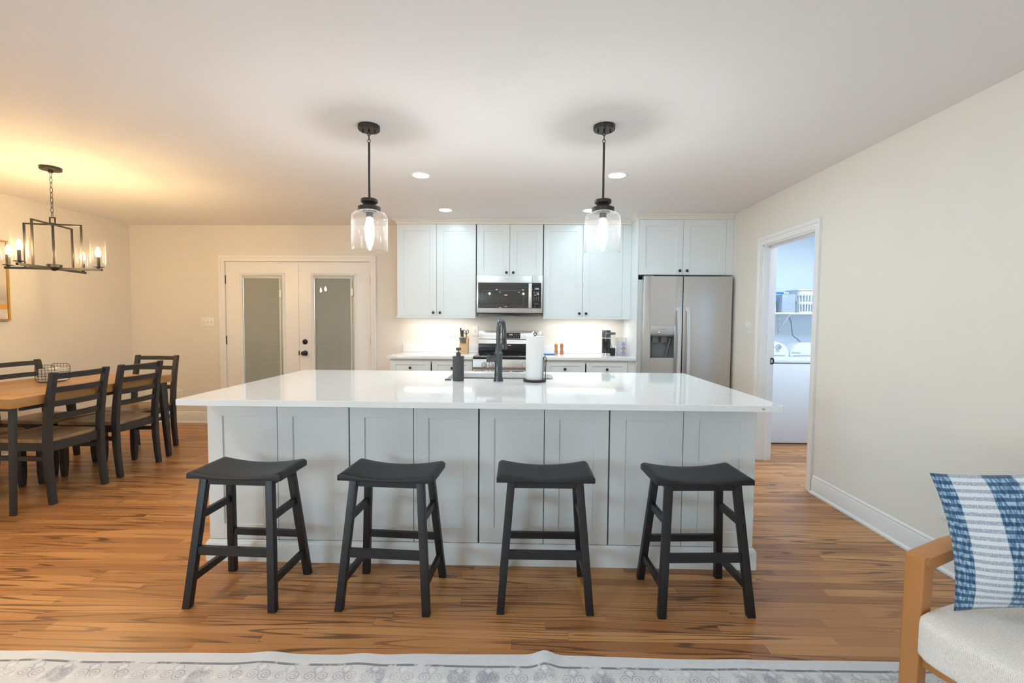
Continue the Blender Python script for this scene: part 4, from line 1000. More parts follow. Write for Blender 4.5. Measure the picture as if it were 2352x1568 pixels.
# ------------------------------------------------------------------ microwave
MX0, MX1, MZ0, MZ1, MY = -0.507, 0.2425, 1.388, 1.8165, 5.215
o = ((MX0+MX1)/2, MY, MZ0); r = thing('microwave', 'stainless over-the-range microwave with a black window and keypad', 'microwave', o)
b = MB(o); b.box((MX0+0.002, MY+0.03, MZ0+0.004), (MX1-0.002, YB-0.001, MZ1), 0.002); b.prism([(MY+0.05, MZ0+0.005), (YB-0.02, MZ0+0.005), (YB-0.06, MZ0-0.028), (MY+0.10, MZ0-0.028)], MX0+0.02, MX1-0.02, 'x'); b.build('housing', M['steel'], r)
b = MB(o); b.box((MX0+0.05, MY+0.13, MZ0-0.0305), (MX0+0.30, MY+0.3, MZ0-0.0275)).box((MX1-0.30, MY+0.13, MZ0-0.0305), (MX1-0.05, MY+0.3, MZ0-0.0275)); b.build('grease_filter', M['grey_plastic'], r)
MB(o).box((MX0, MY+0.022, MZ0-0.002), (MX1, MY+0.06, MZ0+0.006), 0.001).build('lower_lip', M['black_plastic'], r)
dr = MB(o).box((MX0, MY, MZ0+0.008), (0.1215, MY+0.029, MZ1), 0.004).build('door', M['steel'], r)
pl = MB(o).box((0.1235, MY, MZ0+0.008), (MX1, MY+0.029, MZ1), 0.004).build('control_side', M['steel'], r)
WZ0, WZ1 = 1.449, 1.737
MB(o).box((MX0+0.018, MY-0.003, WZ0), (0.1215, MY+0.002, WZ1), 0.002).build('window', mat('oven_mesh_glass', (0.055, 0.053, 0.05), 0.05), dr)
b = MB(o)
for a in ((-0.445, 1.480, 0.025, 1.483), (-0.445, 1.645, 0.025, 1.648), (-0.445, 1.480, -0.442, 1.648), (0.022, 1.480, 0.025, 1.648)): b.box((a[0], MY-0.0036, a[1]), (a[2], MY-0.0029, a[3]))
b.build('window_outline', M['grey_plastic'], dr)
b = MB(o); b.prism([(-0.255, 1.4535), (-0.232, 1.4535), (-0.222, 1.461), (-0.246, 1.4605)], MY-0.0038, MY-0.0028, 'y'); b.build('emblem', M['mark_white'], dr)
b = MB(o); hx0, hx1 = 0.080, 0.119
b.prism([(hx0, MY-0.020), (hx1, MY-0.020), (hx1-0.002, MY-0.028), (hx0+0.002, MY-0.028)], WZ0+0.004, WZ1-0.008, 'z', 0.0015)
b.box((hx0+0.006, MY-0.021, WZ0+0.01), (hx1-0.006, MY-0.002, WZ0+0.03)).box((hx0+0.006, MY-0.021, WZ1-0.03), (hx1-0.006, MY-0.002, WZ1-0.01)); b.build('handle', M['steel'], dr)
kp = MB(o).box((0.124, MY-0.003, WZ0), (MX1-0.018, MY+0.002, WZ1), 0.002).build('keypad', M['black_glass'], pl)
MB(o).box((0.148, MY-0.0036, 1.658), (0.203, MY-0.0028, 1.680)).build('display', mat('lcd_dark', (0.10, 0.11, 0.11), 0.3), pl)
text('clock_digits', '5:12', 0.019, (0.178-o[0], -0.0038, 1.669-o[2]), M['led_blue'], pl)
b = MB(o)
for j, z in enumerate((1.632, 1.617, 1.601)):
    for x in (0.146, 0.169, 0.193): b.box((x-0.006, MY-0.0036, z-0.002), (x+0.006, MY-0.0029, z+0.002))
for j, z in enumerate((1.576, 1.562, 1.549, 1.535)):
    for x in (0.146, 0.169, 0.193): b.box((x-0.002, MY-0.0036, z-0.003), (x+0.002, MY-0.0029, z+0.003))
b.build('buttons', M['mark_white'], pl)
b = MB(o)
for k in range(16):
    x = 0.150+R.random()*0.05; z = 1.487+R.random()*0.028; w_ = 0.003+R.random()*0.008
    b.box((x-w_/2, MY-0.0036, z-0.0012), (x+w_/2, MY-0.0029, z+0.0012))
b.build('sticker', mat('sticker_blue', (0.25, 0.42, 0.5), 0.5), pl)
text('lettering', 'AMANA', 0.013, (-0.16-o[0], -0.0006, 1.776-o[2]), M['mark_grey'], dr)

# ------------------------------------------------------------------ range
RX0, RX1 = -0.5195, 0.2535; RYF = 4.955
o = ((RX0+RX1)/2, RYF, 0); r = thing('range', 'stainless electric range with a black glass cooktop and control backguard', 'range', o)
b = MB(o); b.box((RX0, RYF+0.04, 0.08), (RX1, 5.60, 0.895), 0.003).box((RX0+0.03, RYF+0.08, 0.0), (RX1-0.03, 5.58, 0.08)); b.build('body', M['steel'], r)
b = MB(o); b.box((RX0-0.001, RYF+0.005, 0.893), (RX1+0.001, 5.535, 0.916), 0.004); b.build('cooktop', M['black_glass'], r)
b = MB(o)
for x, y, rd in ((-0.33, 5.12, 0.10), (0.07, 5.12, 0.085), (-0.33, 5.38, 0.075), (0.07, 5.38, 0.10)): b.lathe([(rd-0.002, 0.9163), (rd, 0.9163)], (x, y, 0), 40)
b.build('burner_rings', M['grey_plastic'], r)
bg = MB(o); bg.prism([(5.545, 0.914), (5.600, 0.914), (5.600, 1.182), (5.575, 1.182), (5.555, 1.085), (5.560, 1.078), (5.545, 1.005)], RX0+0.004, RX1-0.004, 'x', 0.002)
bgo = bg.build('backguard', M['steel'], r)
MB(o).prism([(5.540, 0.917), (5.547, 0.917), (5.547, 1.030), (5.540, 1.030)], RX0+0.006, RX1-0.006, 'x', 0.001).build('backguard_glass', M['black_glass'], r)
def bgy(z): return 5.555+(5.575-5.555)*(z-1.085)/(1.182-1.085)
dp = MB(o); dp.hexa([(-0.235, bgy(1.088)-0.002, 1.090), (-0.008, bgy(1.088)-0.002, 1.090), (-0.008, bgy(1.088)+0.004, 1.090), (-0.235, bgy(1.088)+0.004, 1.090)], [(-0.235, bgy(1.160)-0.002, 1.160), (-0.008, bgy(1.160)-0.002, 1.160), (-0.008, bgy(1.160)+0.004, 1.160), (-0.235, bgy(1.160)+0.004, 1.160)])
dp.build('control_panel', M['black_glass'], bgo)
rotb = (PI/2-math.atan2(0.020, 0.097), 0, 0)
text('clock_digits', '12:40', 0.021, (-0.125-o[0], bgy(1.137)-0.0025-o[1], 1.137), M['led_white'], bgo, rotb)
b = MB(o)
for x, z, w_ in ((-0.205, 1.135, 0.018), (-0.075, 1.137, 0.008), (-0.052, 1.137, 0.016), (-0.026, 1.137, 0.008), (-0.205, 1.108, 0.014), (-0.16, 1.108, 0.006), (-0.14, 1.108, 0.006), (-0.118, 1.108, 0.006), (-0.085, 1.108, 0.006), (-0.058, 1.108, 0.006), (-0.03, 1.108, 0.008)):
    b.box((x-w_/2, bgy(z)-0.0030, z-0.003), (x+w_/2, bgy(z)-0.0018, z+0.003))
b.build('touch_icons', M['mark_white'], bgo)
fp = MB(o); fp.prism([(RYF, 0.780), (RYF-0.004, 0.800), (RYF+0.004, 0.885), (RYF+0.012, 0.893), (RYF+0.05, 0.893), (RYF+0.05, 0.780)], RX0, RX1, 'x', 0.0015); fpo = fp.build('front_panel', M['steel'], r)
for x in (-0.398, -0.322, 0.042, 0.118):
    k = MB(o); k.cyl((x, RYF-0.001, 0.826), (x, RYF-0.008, 0.826), 0.026, 0.025, 24).cyl((x, RYF-0.007, 0.826), (x, RYF-0.028, 0.826), 0.022, 0.020, 24).box((x-0.006, RYF-0.040, 0.805), (x+0.006, RYF-0.024, 0.847), 0.003); k.build('knob', M['handle_steel'], fpo)
    MB(o).lathe([(0.0255, 0), (0.029, 0), (0.029, 0.003), (0.0255, 0.003)], (x, RYF-0.0035, 0.826), 28, Matrix.Rotation(PI/2, 4, 'X'), close=True).build('knob_bezel', M['mark_grey'], fpo)  # dark ring painting the shaded outline around each knob
od = MB(o).box((RX0+0.003, RYF-0.006, 0.24), (RX1-0.003, RYF+0.04, 0.772), 0.004).build('oven_door', M['steel'], r)
MB(o).box((RX0+0.11, RYF-0.008, 0.36), (RX1-0.11, RYF-0.004, 0.64), 0.002).build('oven_window', M['black_glass'], od)
b = MB(o)
for x0, x1 in ((-0.505, -0.385), (-0.36, -0.34), (-0.315, -0.295), (-0.21, -0.12), (-0.09, 0.03), (0.06, 0.08), (0.11, 0.23)): b.box((x0, RYF-0.0068, 0.756), (x1, RYF-0.0055, 0.764))
b.build('vent_slots', M['black_plastic'], od)
b = MB(o); b.cyl((RX0+0.05, RYF-0.05, 0.705), (RX1-0.05, RYF-0.05, 0.705), 0.012, seg=16)
for x in (RX0+0.07, RX1-0.07): b.cyl((x, RYF-0.05, 0.705), (x, RYF-0.004, 0.705), 0.008, seg=12)
b.build('handle', M['steel'], od)
MB(o).box((RX0+0.003, RYF-0.004, 0.082), (RX1-0.003, RYF+0.04, 0.232), 0.004).build('storage_drawer', M['steel'], r)

# ------------------------------------------------------------------ refrigerator
GX0, GX1, GY, GZ = 1.297, 2.228, 4.905, 1.790
o = ((GX0+GX1)/2, GY, 0); r = thing('refrigerator', 'stainless side-by-side refrigerator with an ice and water dispenser', 'refrigerator', o)
b = MB(o); b.box((1.2585, GY+0.083, 0.02), (GX1-0.004, 5.60, GZ-0.030), 0.004); b.box((GX0+0.05, GY+0.1, 0), (GX1-0.05, 5.55, 0.02)); b.build('body', M['fridge_side'], r)
b = MB(o); b.box((GX0+0.02, GY+0.02, GZ-0.003), (GX0+0.11, GY+0.09, GZ+0.012), 0.003).box((GX1-0.11, GY+0.02, GZ-0.003), (GX1-0.02, GY+0.09, GZ+0.012), 0.003); b.build('hinge_cover', M['grey_plastic'], r)
gm = 1.7115
QX0, QX1, QZ0, QZ1, QZM = 1.373, 1.633, 0.918, 1.2685, 1.172    # dispenser opening
b = MB(o); y0, y1 = GY, GY+0.08
b.box((GX0, y0, 0.06), (QX0, y1, GZ), 0.006).box((QX1, y0, 0.06), (gm-0.004, y1, GZ), 0.006)
b.box((QX0-0.007, y0, QZ1), (QX1+0.007, y1, GZ), 0.0).box((QX0-0.007, y0, 0.06), (QX1+0.007, y1, QZ0), 0.0)
b.box((QX0-0.007, y0+0.03, QZ0-0.002), (QX0+0.0, y1, QZ1+0.002)).box((QX1, y0+0.03, QZ0-0.002), (QX1+0.007, y1, QZ1+0.002))
ld = b.build('freezer_door', M['steel'], r, 30)
rd_ = MB(o).box((gm+0.004, y0, 0.06), (GX1, y1, GZ), 0.006).build('fridge_door', M['steel'], r)
MB(o).box((gm-0.004, y0+0.02, 0.06), (gm+0.004, y1, GZ-0.004)).build('door_gasket', M['black_plastic'], r)
b = MB(o)
for a in ((QX0, QZ0, QX1, QZ0+0.004), (QX0, QZ1-0.003, QX1, QZ1), (QX0, QZ0, QX0+0.004, QZ1), (QX1-0.004, QZ0, QX1, QZ1)): b.box((a[0], y0-0.002, a[1]), (a[2], y0+0.02, a[3]))
b.build('dispenser_trim', M['chrome'], ld)
MB(o).box((QX0+0.004, y0+0.001, QZM), (QX1-0.004, y0+0.02, QZ1-0.004), 0.001).build('dispenser_panel', M['steel'], ld)
text('lettering', 'FRIGIDAIRE', 0.0125, ((QX0+QX1)/2-o[0], 0.0004, 1.229), M['mark_grey'], ld)
b = MB(o); b.box((1.462, y0+0.0004, 1.194), (1.476, y0+0.0016, 1.200)); b.build('indicator_light', M['led_white'], ld)
b = MB(o)
for x in (1.475, 1.515, 1.545): b.box((x-0.006, y0+0.0004, 1.184), (x+0.006, y0+0.0016, 1.186))
b.build('panel_marks', M['mark_grey'], ld)
b = MB(o)
b.box((QX0+0.004, y0+0.07, QZ0), (QX1-0.004, y0+0.079, QZM+0.01)).box((QX0+0.003, y0+0.004, QZ0+0.003), (QX0+0.008, y0+0.075, QZM)).box((QX1-0.008, y0+0.004, QZ0+0.003), (QX1-0.003, y0+0.075, QZM)).box((QX0+0.004, y0+0.004, QZ0+0.004), (QX1-0.004, y0+0.075, QZ0+0.012)).box((QX0+0.004, y0+0.003, QZM-0.018), (QX1-0.004, y0+0.075, QZM))
b.build('dispenser_bay', M['grey_plastic'], ld)
b = MB(o); b.box((1.405, y0+0.035, 1.085), (1.468, y0+0.045, 1.155), 0.003).box((1.50, y0+0.035, 1.085), (1.563, y0+0.045, 1.155), 0.003).cyl((1.60, y0+0.04, 1.13), (1.555, y0+0.045, 0.93), 0.008, seg=10); b.build('dispenser_paddle', M['grey_plastic'], ld)
for x, par in ((1.655, ld), (1.755, rd_)):
    pts = []
    for k in range(21):
        s = k/20; z = 1.455-s*0.98; bow = 0.030+0.028*math.sin(PI*s)
        pts.append((x+0.006, GY-bow, z))
    b = MB(o); b.bar(pts, 0.030, 0.016, up=(0, 1, 0)); b.box((x-0.008, GY-0.032, 1.425), (x+0.020, GY+0.001, 1.458), 0.003).box((x-0.008, GY-0.032, 0.472), (x+0.020, GY+0.001, 0.505), 0.003); b.build('handle', M['handle_steel'], par)

# ------------------------------------------------------------------ items on the back counter
kx, ky = -0.676, 5.44
kb = thing('knife_block', 'pale wood knife block on the worktop left of the range', 'knife block', (kx, ky, CT))
b = MB(); b.prism([(-0.075, 0.0005), (0.065, 0.0005), (0.095, 0.150), (0.065, 0.215), (-0.050, 0.110)], -0.05, 0.05, 'x', 0.002); b.build('block', M['block_wood'], kb)
text('lettering', 'farberware', 0.013, (0.002, -0.0745+0.006, 0.032), M['mark_grey'], kb, (math.radians(78), 0, 0))
nrm = Vector((0, -0.675, 0.738)).normalized()
def knife(i, x, k, ln, w, lab, name='kitchen_knife'):
    # k 0..1 along the slanted top face, from front to back
    base = Vector((kx+x, ky-0.050+0.115*k, CT+0.110+0.105*k)); d = Vector((0, -0.62, 0.785)).normalized()
    o = tuple(base); r = thing(name, lab, 'knife', o, 0, 'knives in the block')
    b = MB(o); b.bar([base+d*0.001, base+d*0.012], w*0.8, 0.010, up=(0, 0.785, 0.62)); b.build('bolster', M['steel'], r)
    b = MB(o); b.bar([base+d*0.012, base+d*(0.012+ln*0.5), base+d*(ln*0.95), base+d*ln], w, 0.019, up=(0, 0.785, 0.62)); b.build('handle', M['black_plastic'], r)
    b = MB(o)
    for q in (0.35, 0.6, 0.82): b.cyl(base+d*(ln*q)-nrm*0+Vector((0, -0.0085, -0.006)), base+d*(ln*q)+Vector((0, -0.0095, -0.0068)), 0.0026, seg=8)
    b.build('rivets', M['chrome'], r)
for i, x in enumerate((-0.039, -0.0235, -0.008, 0.0075, 0.023)):
    knife(i, x, 0.12, 0.092, 0.011, ['leftmost steak knife in the lower row of the knife block', 'second steak knife from the left in the knife block', 'middle steak knife in the lower row of the knife block', 'fourth steak knife from the left in the knife block', 'rightmost steak knife in the lower row of the knife block'][i])
knife(5, -0.036, 0.80, 0.145, 0.017, 'tallest chef knife with long black handle at the left of the block')
knife(6, -0.014, 0.70, 0.125, 0.016, 'black-handled kitchen knife between the tallest knife and the scissors')
base = Vector((kx+0.026, ky+0.02, CT+0.181)); d = Vector((0, -0.45, 0.893)).normalized(); o = tuple(base)
r = thing('kitchen_scissors', 'black-handled kitchen scissors standing in the knife block', 'scissors', o)
MB(o).bar([base, base+d*0.05], 0.014, 0.008, up=(0, 0.9, 0.45)).build('blades', M['steel'], r)
for s in (-1, 1):
    b = MB(o); c = base+d*0.088+Vector((s*0.018, 0, 0))
    b.tube([c+Vector((math.cos(a)*0.013, 0, 0))+d*(math.sin(a)*0.023)+Vector((s*0.004*math.sin(a), 0, 0)) for a in [2*PI*k/18 for k in range(18)]], 0.0038, 8, True)
    b.tube([base+d*0.045, base+d*0.066+Vector((s*0.009, 0, 0))], 0.005, 8); b.build('handle', M['black_plastic'], r)
def mill(x, y, m, lab, tip):
    r = thing('pepper_mill', lab, 'pepper mill', (x, y, CT))
    MB().lathe([(0, 0.0005), (0.0215, 0.0005), (0.0225, 0.004), (0.022, 0.018), (0.0215, 0.03), (0.0205, 0.036), (0.0215, 0.042), (0.016, 0.056), (0.0145, 0.066), (0.019, 0.080), (0.0205, 0.086), (0, 0.086)], seg=24).build('mill_body', m, r)
    MB().lathe([(0, 0.087), (0.0205, 0.087), (0.021, 0.094), (0.019, 0.098), (0.021, 0.104), (0.020, 0.116), (0.013, 0.126), (0, 0.129)], seg=24).build('mill_head', m, r)
    if tip: MB().lathe([(0, 0.128), (0.004, 0.128), (0.005, 0.134), (0.003, 0.139), (0, 0.140)], seg=12).build('finial', M['chrome'], r)
mill(0.418, 5.44, M['mill_pale'], 'paler wooden shaker on the worktop beside the blue pack', False)
mill(0.484, 5.43, M['mill_red'], 'redder wooden pepper mill with a metal tip on the worktop', True)
b = MB((0.325, 5.33, CT)); n_ = 10
def pk(u, v, s):
    x = (u-0.5)*0.165; y = (v-0.5)*0.09; h = 0.018*(1-abs(2*u-1)**4)*(1-abs(2*v-1)**4)
    return (0.325+x, 5.33+y, CT+0.011+s*(0.010*(1-abs(2*u-1)**6)*(1-abs(2*v-1)**4)+0.0003))
b.grid(14, 10, lambda u, v: pk(u, v, 1)); b.grid(14, 10, lambda u, v: pk(u, v, -1))
o_ = tag(b.build('sponge_pack', M['bluepack'], ang=60), 'flat blue and white wrapped pack on the worktop behind the paper towels', 'packet')
text('lettering', 'WIPES', 0.022, (0, -0.012, 0.0215), M['mark_white'], o_, (math.radians(12), 0, 0))
# coffee maker
o = (0.99, 5.32, CT); r = thing('coffee_maker', 'slim black single-serve coffee maker on the right worktop', 'coffee maker', o)
MB().lathe([(0, 0.0005), (0.050, 0.0005), (0.052, 0.003), (0.052, 0.026), (0.049, 0.030), (0, 0.030)], (-0.008, -0.028, 0), 32).build('drip_base', M['chrome'], r)
MB().lathe([(0, 0.030), (0.048, 0.030), (0.049, 0.034), (0.049, 0.195), (0, 0.195)], (-0.008, -0.026, 0), 32).build('body', M['black_glass'], r)
MB().lathe([(0, 0.196), (0.051, 0.196), (0.052, 0.202), (0.051, 0.208), (0, 0.208)], (-0.008, -0.026, 0), 32).build('chrome_band', M['chrome'], r)
MB().lathe([(0, 0.208), (0.050, 0.208), (0.050, 0.286), (0.046, 0.292), (0, 0.292)], (-0.008, -0.026, 0), 32).build('brew_head', M['gunmetal'], r)
text('lettering', 'K-MINI', 0.014, (-0.008, -0.0772, 0.258), M['mark_white'], r)
b = MB(); b.box((0.030, -0.03, 0.0005), (0.098, 0.075, 0.088), 0.006); b.build('rear_base', M['black_plastic'], r)
b = MB(); b.box((0.045, -0.005, 0.089), (0.100, 0.070, 0.240), 0.006); b.build('water_tank', M['acrylic'], r)
MB().box((0.043, -0.008, 0.241), (0.103, 0.073, 0.268), 0.004).build('tank_lid', M['grey_plastic'], r)
b = MB((1.05, 5.56, CT)); pts = [(1.03, 5.608, 1.17), (1.05, 5.58, 1.15), (1.075, 5.55, 1.10), (1.085, 5.54, 1.03), (1.10, 5.53, 0.98), (1.085, 5.52, 0.935), (1.05, 5.49, 0.922), (1.03, 5.44, 0.922)]
def smooth_pts(P, n=6):
    P = [Vector(p) for p in P]; out = []
    for i in range(len(P)-1):
        p0, p1, p2, p3 = P[max(i-1, 0)], P[i], P[i+1], P[min(i+2, len(P)-1)]
        for k in range(n):
            t_ = k/n; out.append(0.5*((2*p1)+(p2-p0)*t_+(2*p0-5*p1+4*p2-p3)*t_*t_+(3*p1-p0-3*p2+p3)*t_**3))
    return out+[P[-1]]
b.tube(smooth_pts(pts), 0.003, 8); tag(b.build('power_cord', M['black_plastic']), 'black power cord looping from the outlet to the coffee maker', 'cord')
o = (1.168, 5.375, CT); r = thing('pod_holder', 'clear acrylic coffee pod holder beside the coffee maker', 'pod holder', o)
b = MB()
for lo, hi in (((-0.055, -0.04, 0.0005), (0.055, 0.045, 0.004)), ((-0.055, -0.04, 0.0045), (-0.052, 0.045, 0.205)), ((0.052, -0.04, 0.0045), (0.055, 0.045, 0.205)), ((-0.0515, 0.042, 0.0045), (0.0515, 0.045, 0.205)), ((-0.0515, -0.04, 0.0045), (0.0515, -0.037, 0.17))): b.box(lo, hi)
b.build('acrylic_case', M['acrylic'], r)
b = MB()
for s_ in (-1, 1): b.tube([(s_*0.0535, -0.041, 0.0015), (s_*0.0535, -0.041, 0.205)], 0.0013, 6)
b.tube([(-0.0535, -0.041, 0.004), (0.0535, -0.041, 0.004)], 0.0016, 6); b.build('edge_wires', M['gunmetal'], r)
cols = [(0.85, 0.85, 0.88), (0.62, 0.45, 0.62), (0.80, 0.80, 0.84), (0.72, 0.42, 0.36), (0.86, 0.86, 0.88), (0.55, 0.50, 0.66)]
places = [(-0.026, 0.0), (0.026, 0.0), (-0.026, 1.0), (0.026, 1.0), (-0.026, 2.0), (0.026, 2.0)]
plab = ['bottom left', 'bottom right', 'middle left', 'middle right', 'top left', 'top right']
for i, (px, lv) in enumerate(places):
    m_ = mat('pod_lid', cols[i], 0.4)
    b = MB(); b.lathe([(0, 0), (0.017, 0), (0.0225, 0.040), (0.0245, 0.041), (0.0245, 0.044), (0, 0.044)], seg=20, M=Matrix.Rotation(PI/2, 4, 'X'))
    p_ = b.build('coffee_pod', m_); p_.location = (o[0]+px, o[1]+0.022, CT+0.030+lv*0.050)
    tag(p_, 'coffee pod at the %s of the clear pod holder' % plab[i], 'coffee pod', 'pods in the clear holder')

# ------------------------------------------------------------------ laundry room
def machine(name, lab, x0, x1, panel, washer):
    y0, y1 = 4.952, 5.66; o = ((x0+x1)/2, y0, 0); r = thing(name, lab, name if name == 'dryer' else 'washing machine', o)
    b = MB(o); b.box((x0, y0, 0.012), (x1, y1, 0.868), 0.006); b.box((x0+0.03, y0+0.04, 0), (x1-0.03, y1-0.03, 0.012)); b.build('cabinet', M['appl_white'], r)
    MB(o).box((x0, y0-0.004, 0.878), (x1, y1, 0.915), 0.008).build('top_deck', M['appl_white'], r)
    MB(o).box((x0+0.004, y0+0.004, 0.866), (x1-0.004, y1-0.004, 0.880)).build('seam', M['mark_grey'], r)
    MB(o).box((x0+0.04, y0+0.03, 0.914), (x1-0.04, 5.38, 0.920), 0.002).build('lid', M['appl_white'], r)
    poly = []
    if washer:
        n_ = 24
        for k in range(n_+1):
            a = PI*k/n_; cx_ = (x0+x1)/2; hw = (x1-x0)/2-0.012
            poly.append((cx_+hw*math.copysign(abs(math.cos(a))**0.6, math.cos(a)), 0.916+0.178*math.sin(a)**0.8))
    else:
        rd = 0.16
        for k in range(11):
            a = PI/2*k/10; poly.append((x1-0.005-0.10+0.10*math.cos(a), 0.916+0.06+0.10*math.sin(a)))
        for k in range(11):
            a = PI/2+PI/2*k/10; poly.append((x0-0.012+rd+rd*math.cos(a), 0.916+0.16*math.sin(a)))
    if not washer: poly = [(x1-0.005, 0.916)]+poly
    pn = MB(o); pn.prism(poly, 5.40, 5.60, 'y', 0.006); pn = pn.build('control_panel', M['appl_white'], r)
    MB(o).box((x0+0.03, 5.396, 0.921), (x1-0.06, 5.402, 0.926)).build('panel_seam', M['mark_grey'], r)
    return r, o, pn
r, o, pn = machine('washing_machine', 'white top-load washer with two round knobs in the laundry room', 2.455, 3.138, None, True)
for x in (2.998, 2.915):
    k = MB(o); k.cyl((x, 5.400, 1.025), (x, 5.392, 1.025), 0.032, seg=28).cyl((x, 5.392, 1.025), (x, 5.368, 1.025), 0.026, 0.024, 28); k.build('dial', M['chrome'], pn)
r, o, pn = machine('dryer', 'white dryer with a rounded panel right of the washer', 3.150, 3.838, None, False)
text('lettering', 'Whirlpool', 0.024, (3.206-o[0], 5.397-o[1], 0.958), M['mark_grey'], pn)
o = (3.3, 5.56, 1.41); r = thing('laundry_shelf', 'white wall shelf above the washer in the laundry room', 'shelf', o)
MB(o).box((2.39, 5.41, 1.408), (4.29, 5.7195, 1.427), 0.002).build('board', M['trim'], r)
b = MB(o); bx = 3.175
b.box((bx-0.012, 5.712, 1.16), (bx+0.012, 5.7195, 1.408)).box((bx-0.012, 5.46, 1.400), (bx+0.012, 5.712, 1.4078)); b.bar([(bx, 5.712, 1.215), (bx, 5.50, 1.402)], 0.018, 0.006, up=(0, 0.6, 0.8)); b.build('bracket', M['trim'], r)
b = MB(o)
for z in (1.385, 1.32, 1.195): b.cyl((bx, 5.7125, z), (bx, 5.7095, z), 0.005, seg=10)
b.build('bracket_screws', M['mark_grey'], r)
b = MB((3.14, 5.5, 1.427)); b.box((3.050, 5.44, 1.4275), (3.200, 5.68, 1.640), 0.002); st = tag(b.build('storage_box', M['box_grey']), 'grey cardboard box in the middle of the laundry shelf', 'box')
b = MB((3.14, 5.5, 1.427)); b.bar([(3.128, 5.4392, 1.530), (3.133, 5.4392, 1.523), (3.142, 5.4392, 1.542)], 0.0008, 0.003, up=(0.5, 0, 1)); b.build('check_mark', M['mark_grey'], st)
o = (2.925, 5.52, 1.4275); b = MB(o)
b.lathe([(0, 0), (0.080, 0), (0.088, 0.01), (0.086, 0.06), (0.082, 0.10), (0.086, 0.14), (0.078, 0.175), (0.05, 0.19), (0, 0.192)], o, 32); jug = b.build('detergent_tub', M['appl_white']); tag(jug, 'white plastic tub at the left of the laundry shelf', 'tub')
b = MB(o); b.lathe([(0.0875, 0.142), (0.088, 0.15), (0.079, 0.178), (0.052, 0.196), (0, 0.198)], o, 32); b.build('tub_lid', mat('pale_blue_lid', (0.45, 0.68, 0.85), 0.4), jug)
o = (3.0, 5.47, 1.642); r = thing('duster', 'blue-handled duster lying across the grey box on the shelf', 'duster', o)
MB(o).cyl((2.80, 5.45, 1.6535), (3.065, 5.45, 1.6535), 0.0115, seg=14).build('handle', M['blue'], r)
MB(o).cyl((3.0655, 5.45, 1.6535), (3.125, 5.45, 1.6535), 0.0085, seg=14).build('neck', M['appl_white'], r)
MB(o).tube([(3.125+0.018*math.sin(a), 5.45, 1.6535+0.009-0.009*math.cos(a)) for a in [PI*k/8 for k in range(9)]]+[(3.112, 5.45, 1.6705)], 0.0035, 8).build('hook', M['blue'], r)
o = (3.415, 5.55, 1.4275); r = thing('laundry_basket', 'white slatted plastic laundry basket at the right of the shelf', 'basket', o)
b = MB(o)
def bk(z): return 0.150+0.035*(z/0.25)
for z, h in ((0.006, 0.012), (0.115, 0.02), (0.235, 0.05)):
    w = bk(z); P = rrect(o[0]-w, o[0]+w, o[1]-w*0.8, o[1]+w*0.8, 0.05, 5)
    b.bar([(x, y, o[2]+z) for x, y in P+[P[0], P[1]]], 0.006, h)
w = bk(0.262); P = rrect(o[0]-w-0.008, o[0]+w+0.008, o[1]-w*0.8-0.008, o[1]+w*0.8+0.008, 0.05, 5); b.bar([(x, y, o[2]+0.264) for x, y in P+[P[0], P[1]]], 0.016, 0.014)
P0, P1 = [rrect(o[0]-bk(z), o[0]+bk(z), o[1]-bk(z)*0.8, o[1]+bk(z)*0.8, 0.05, 5) for z in (0.0, 0.25)]
def along(P, n):
    L = [0]; Q = P+[P[0]]
    for a, c in zip(Q, Q[1:]): L.append(L[-1]+math.hypot(c[0]-a[0], c[1]-a[1]))
    out = []
    for k in range(n):
        s = L[-1]*k/n
        for i in range(len(P)):
            if L[i] <= s <= L[i+1]:
                f = (s-L[i])/max(1e-9, L[i+1]-L[i]); out.append((Q[i][0]+(Q[i+1][0]-Q[i][0])*f, Q[i][1]+(Q[i+1][1]-Q[i][1])*f)); break
    return out
for (xa, ya), (xb, yb_) in zip(along(P0, 34), along(P1, 34)): b.tube([(xa, ya, o[2]+0.008), (xb, yb_, o[2]+0.25)], 0.006, 6)
b.box((o[0]-0.14, o[1]-0.11, o[2]+0.0005), (o[0]+0.14, o[1]+0.11, o[2]+0.006)); b.build('basket_shell', M['appl_white'], r)
b = MB((3.3, 5.7, 1.2)); b.tube(smooth_pts([(3.285, 5.716, 1.400), (3.325, 5.716, 1.30), (3.340, 5.716, 1.18), (3.36, 5.716, 1.14), (3.41, 5.716, 1.105), (3.45, 5.716, 1.05), (3.46, 5.716, 0.95)]), 0.0028, 6); tag(b.build('appliance_cord', M['grey_plastic']), 'thin grey cord hanging on the laundry wall below the shelf', 'cord')

# ------------------------------------------------------------------ rug
ang = math.radians(0.7); o = (-0.27, 1.722, 0.0)
RX0_, RX1_, RD = -2.75, 2.02, 2.6
b = MB(); nu, nv = 300, 60
def rz(x, d):
    z = 0.004
    for c, w, a in ((0.372, 0.038, 0.020), (-0.69, 0.07, 0.010), (-0.33, 0.06, 0.008), (1.11, 0.08, 0.004), (-1.56, 0.10, 0.006), (-0.12, 0.10, 0.005)):
        z += a*math.exp(-((x-c)/w)**2)*math.exp(-(d/0.16)**2)
    return z
def ry(x, d):
    return -d+0.006*math.sin(x*2.3+1)*math.exp(-d/0.1)+0.004*math.sin(x*5.1)*math.exp(-d/0.1)
t = bmesh.new(); A_, B_ = [], []
for i in range(nu+1):
    x = RX0_+(RX1_-RX0_)*i/nu; A_.append([]); B_.append([])
    for j in range(nv+1):
        d = RD*(j/nv)**2
        A_[i].append(t.verts.new((x, ry(x, d), rz(x, d)+0.003))); B_[i].append(t.verts.new((x, ry(x, d), max(0.0003, rz(x, d)-0.0037))))
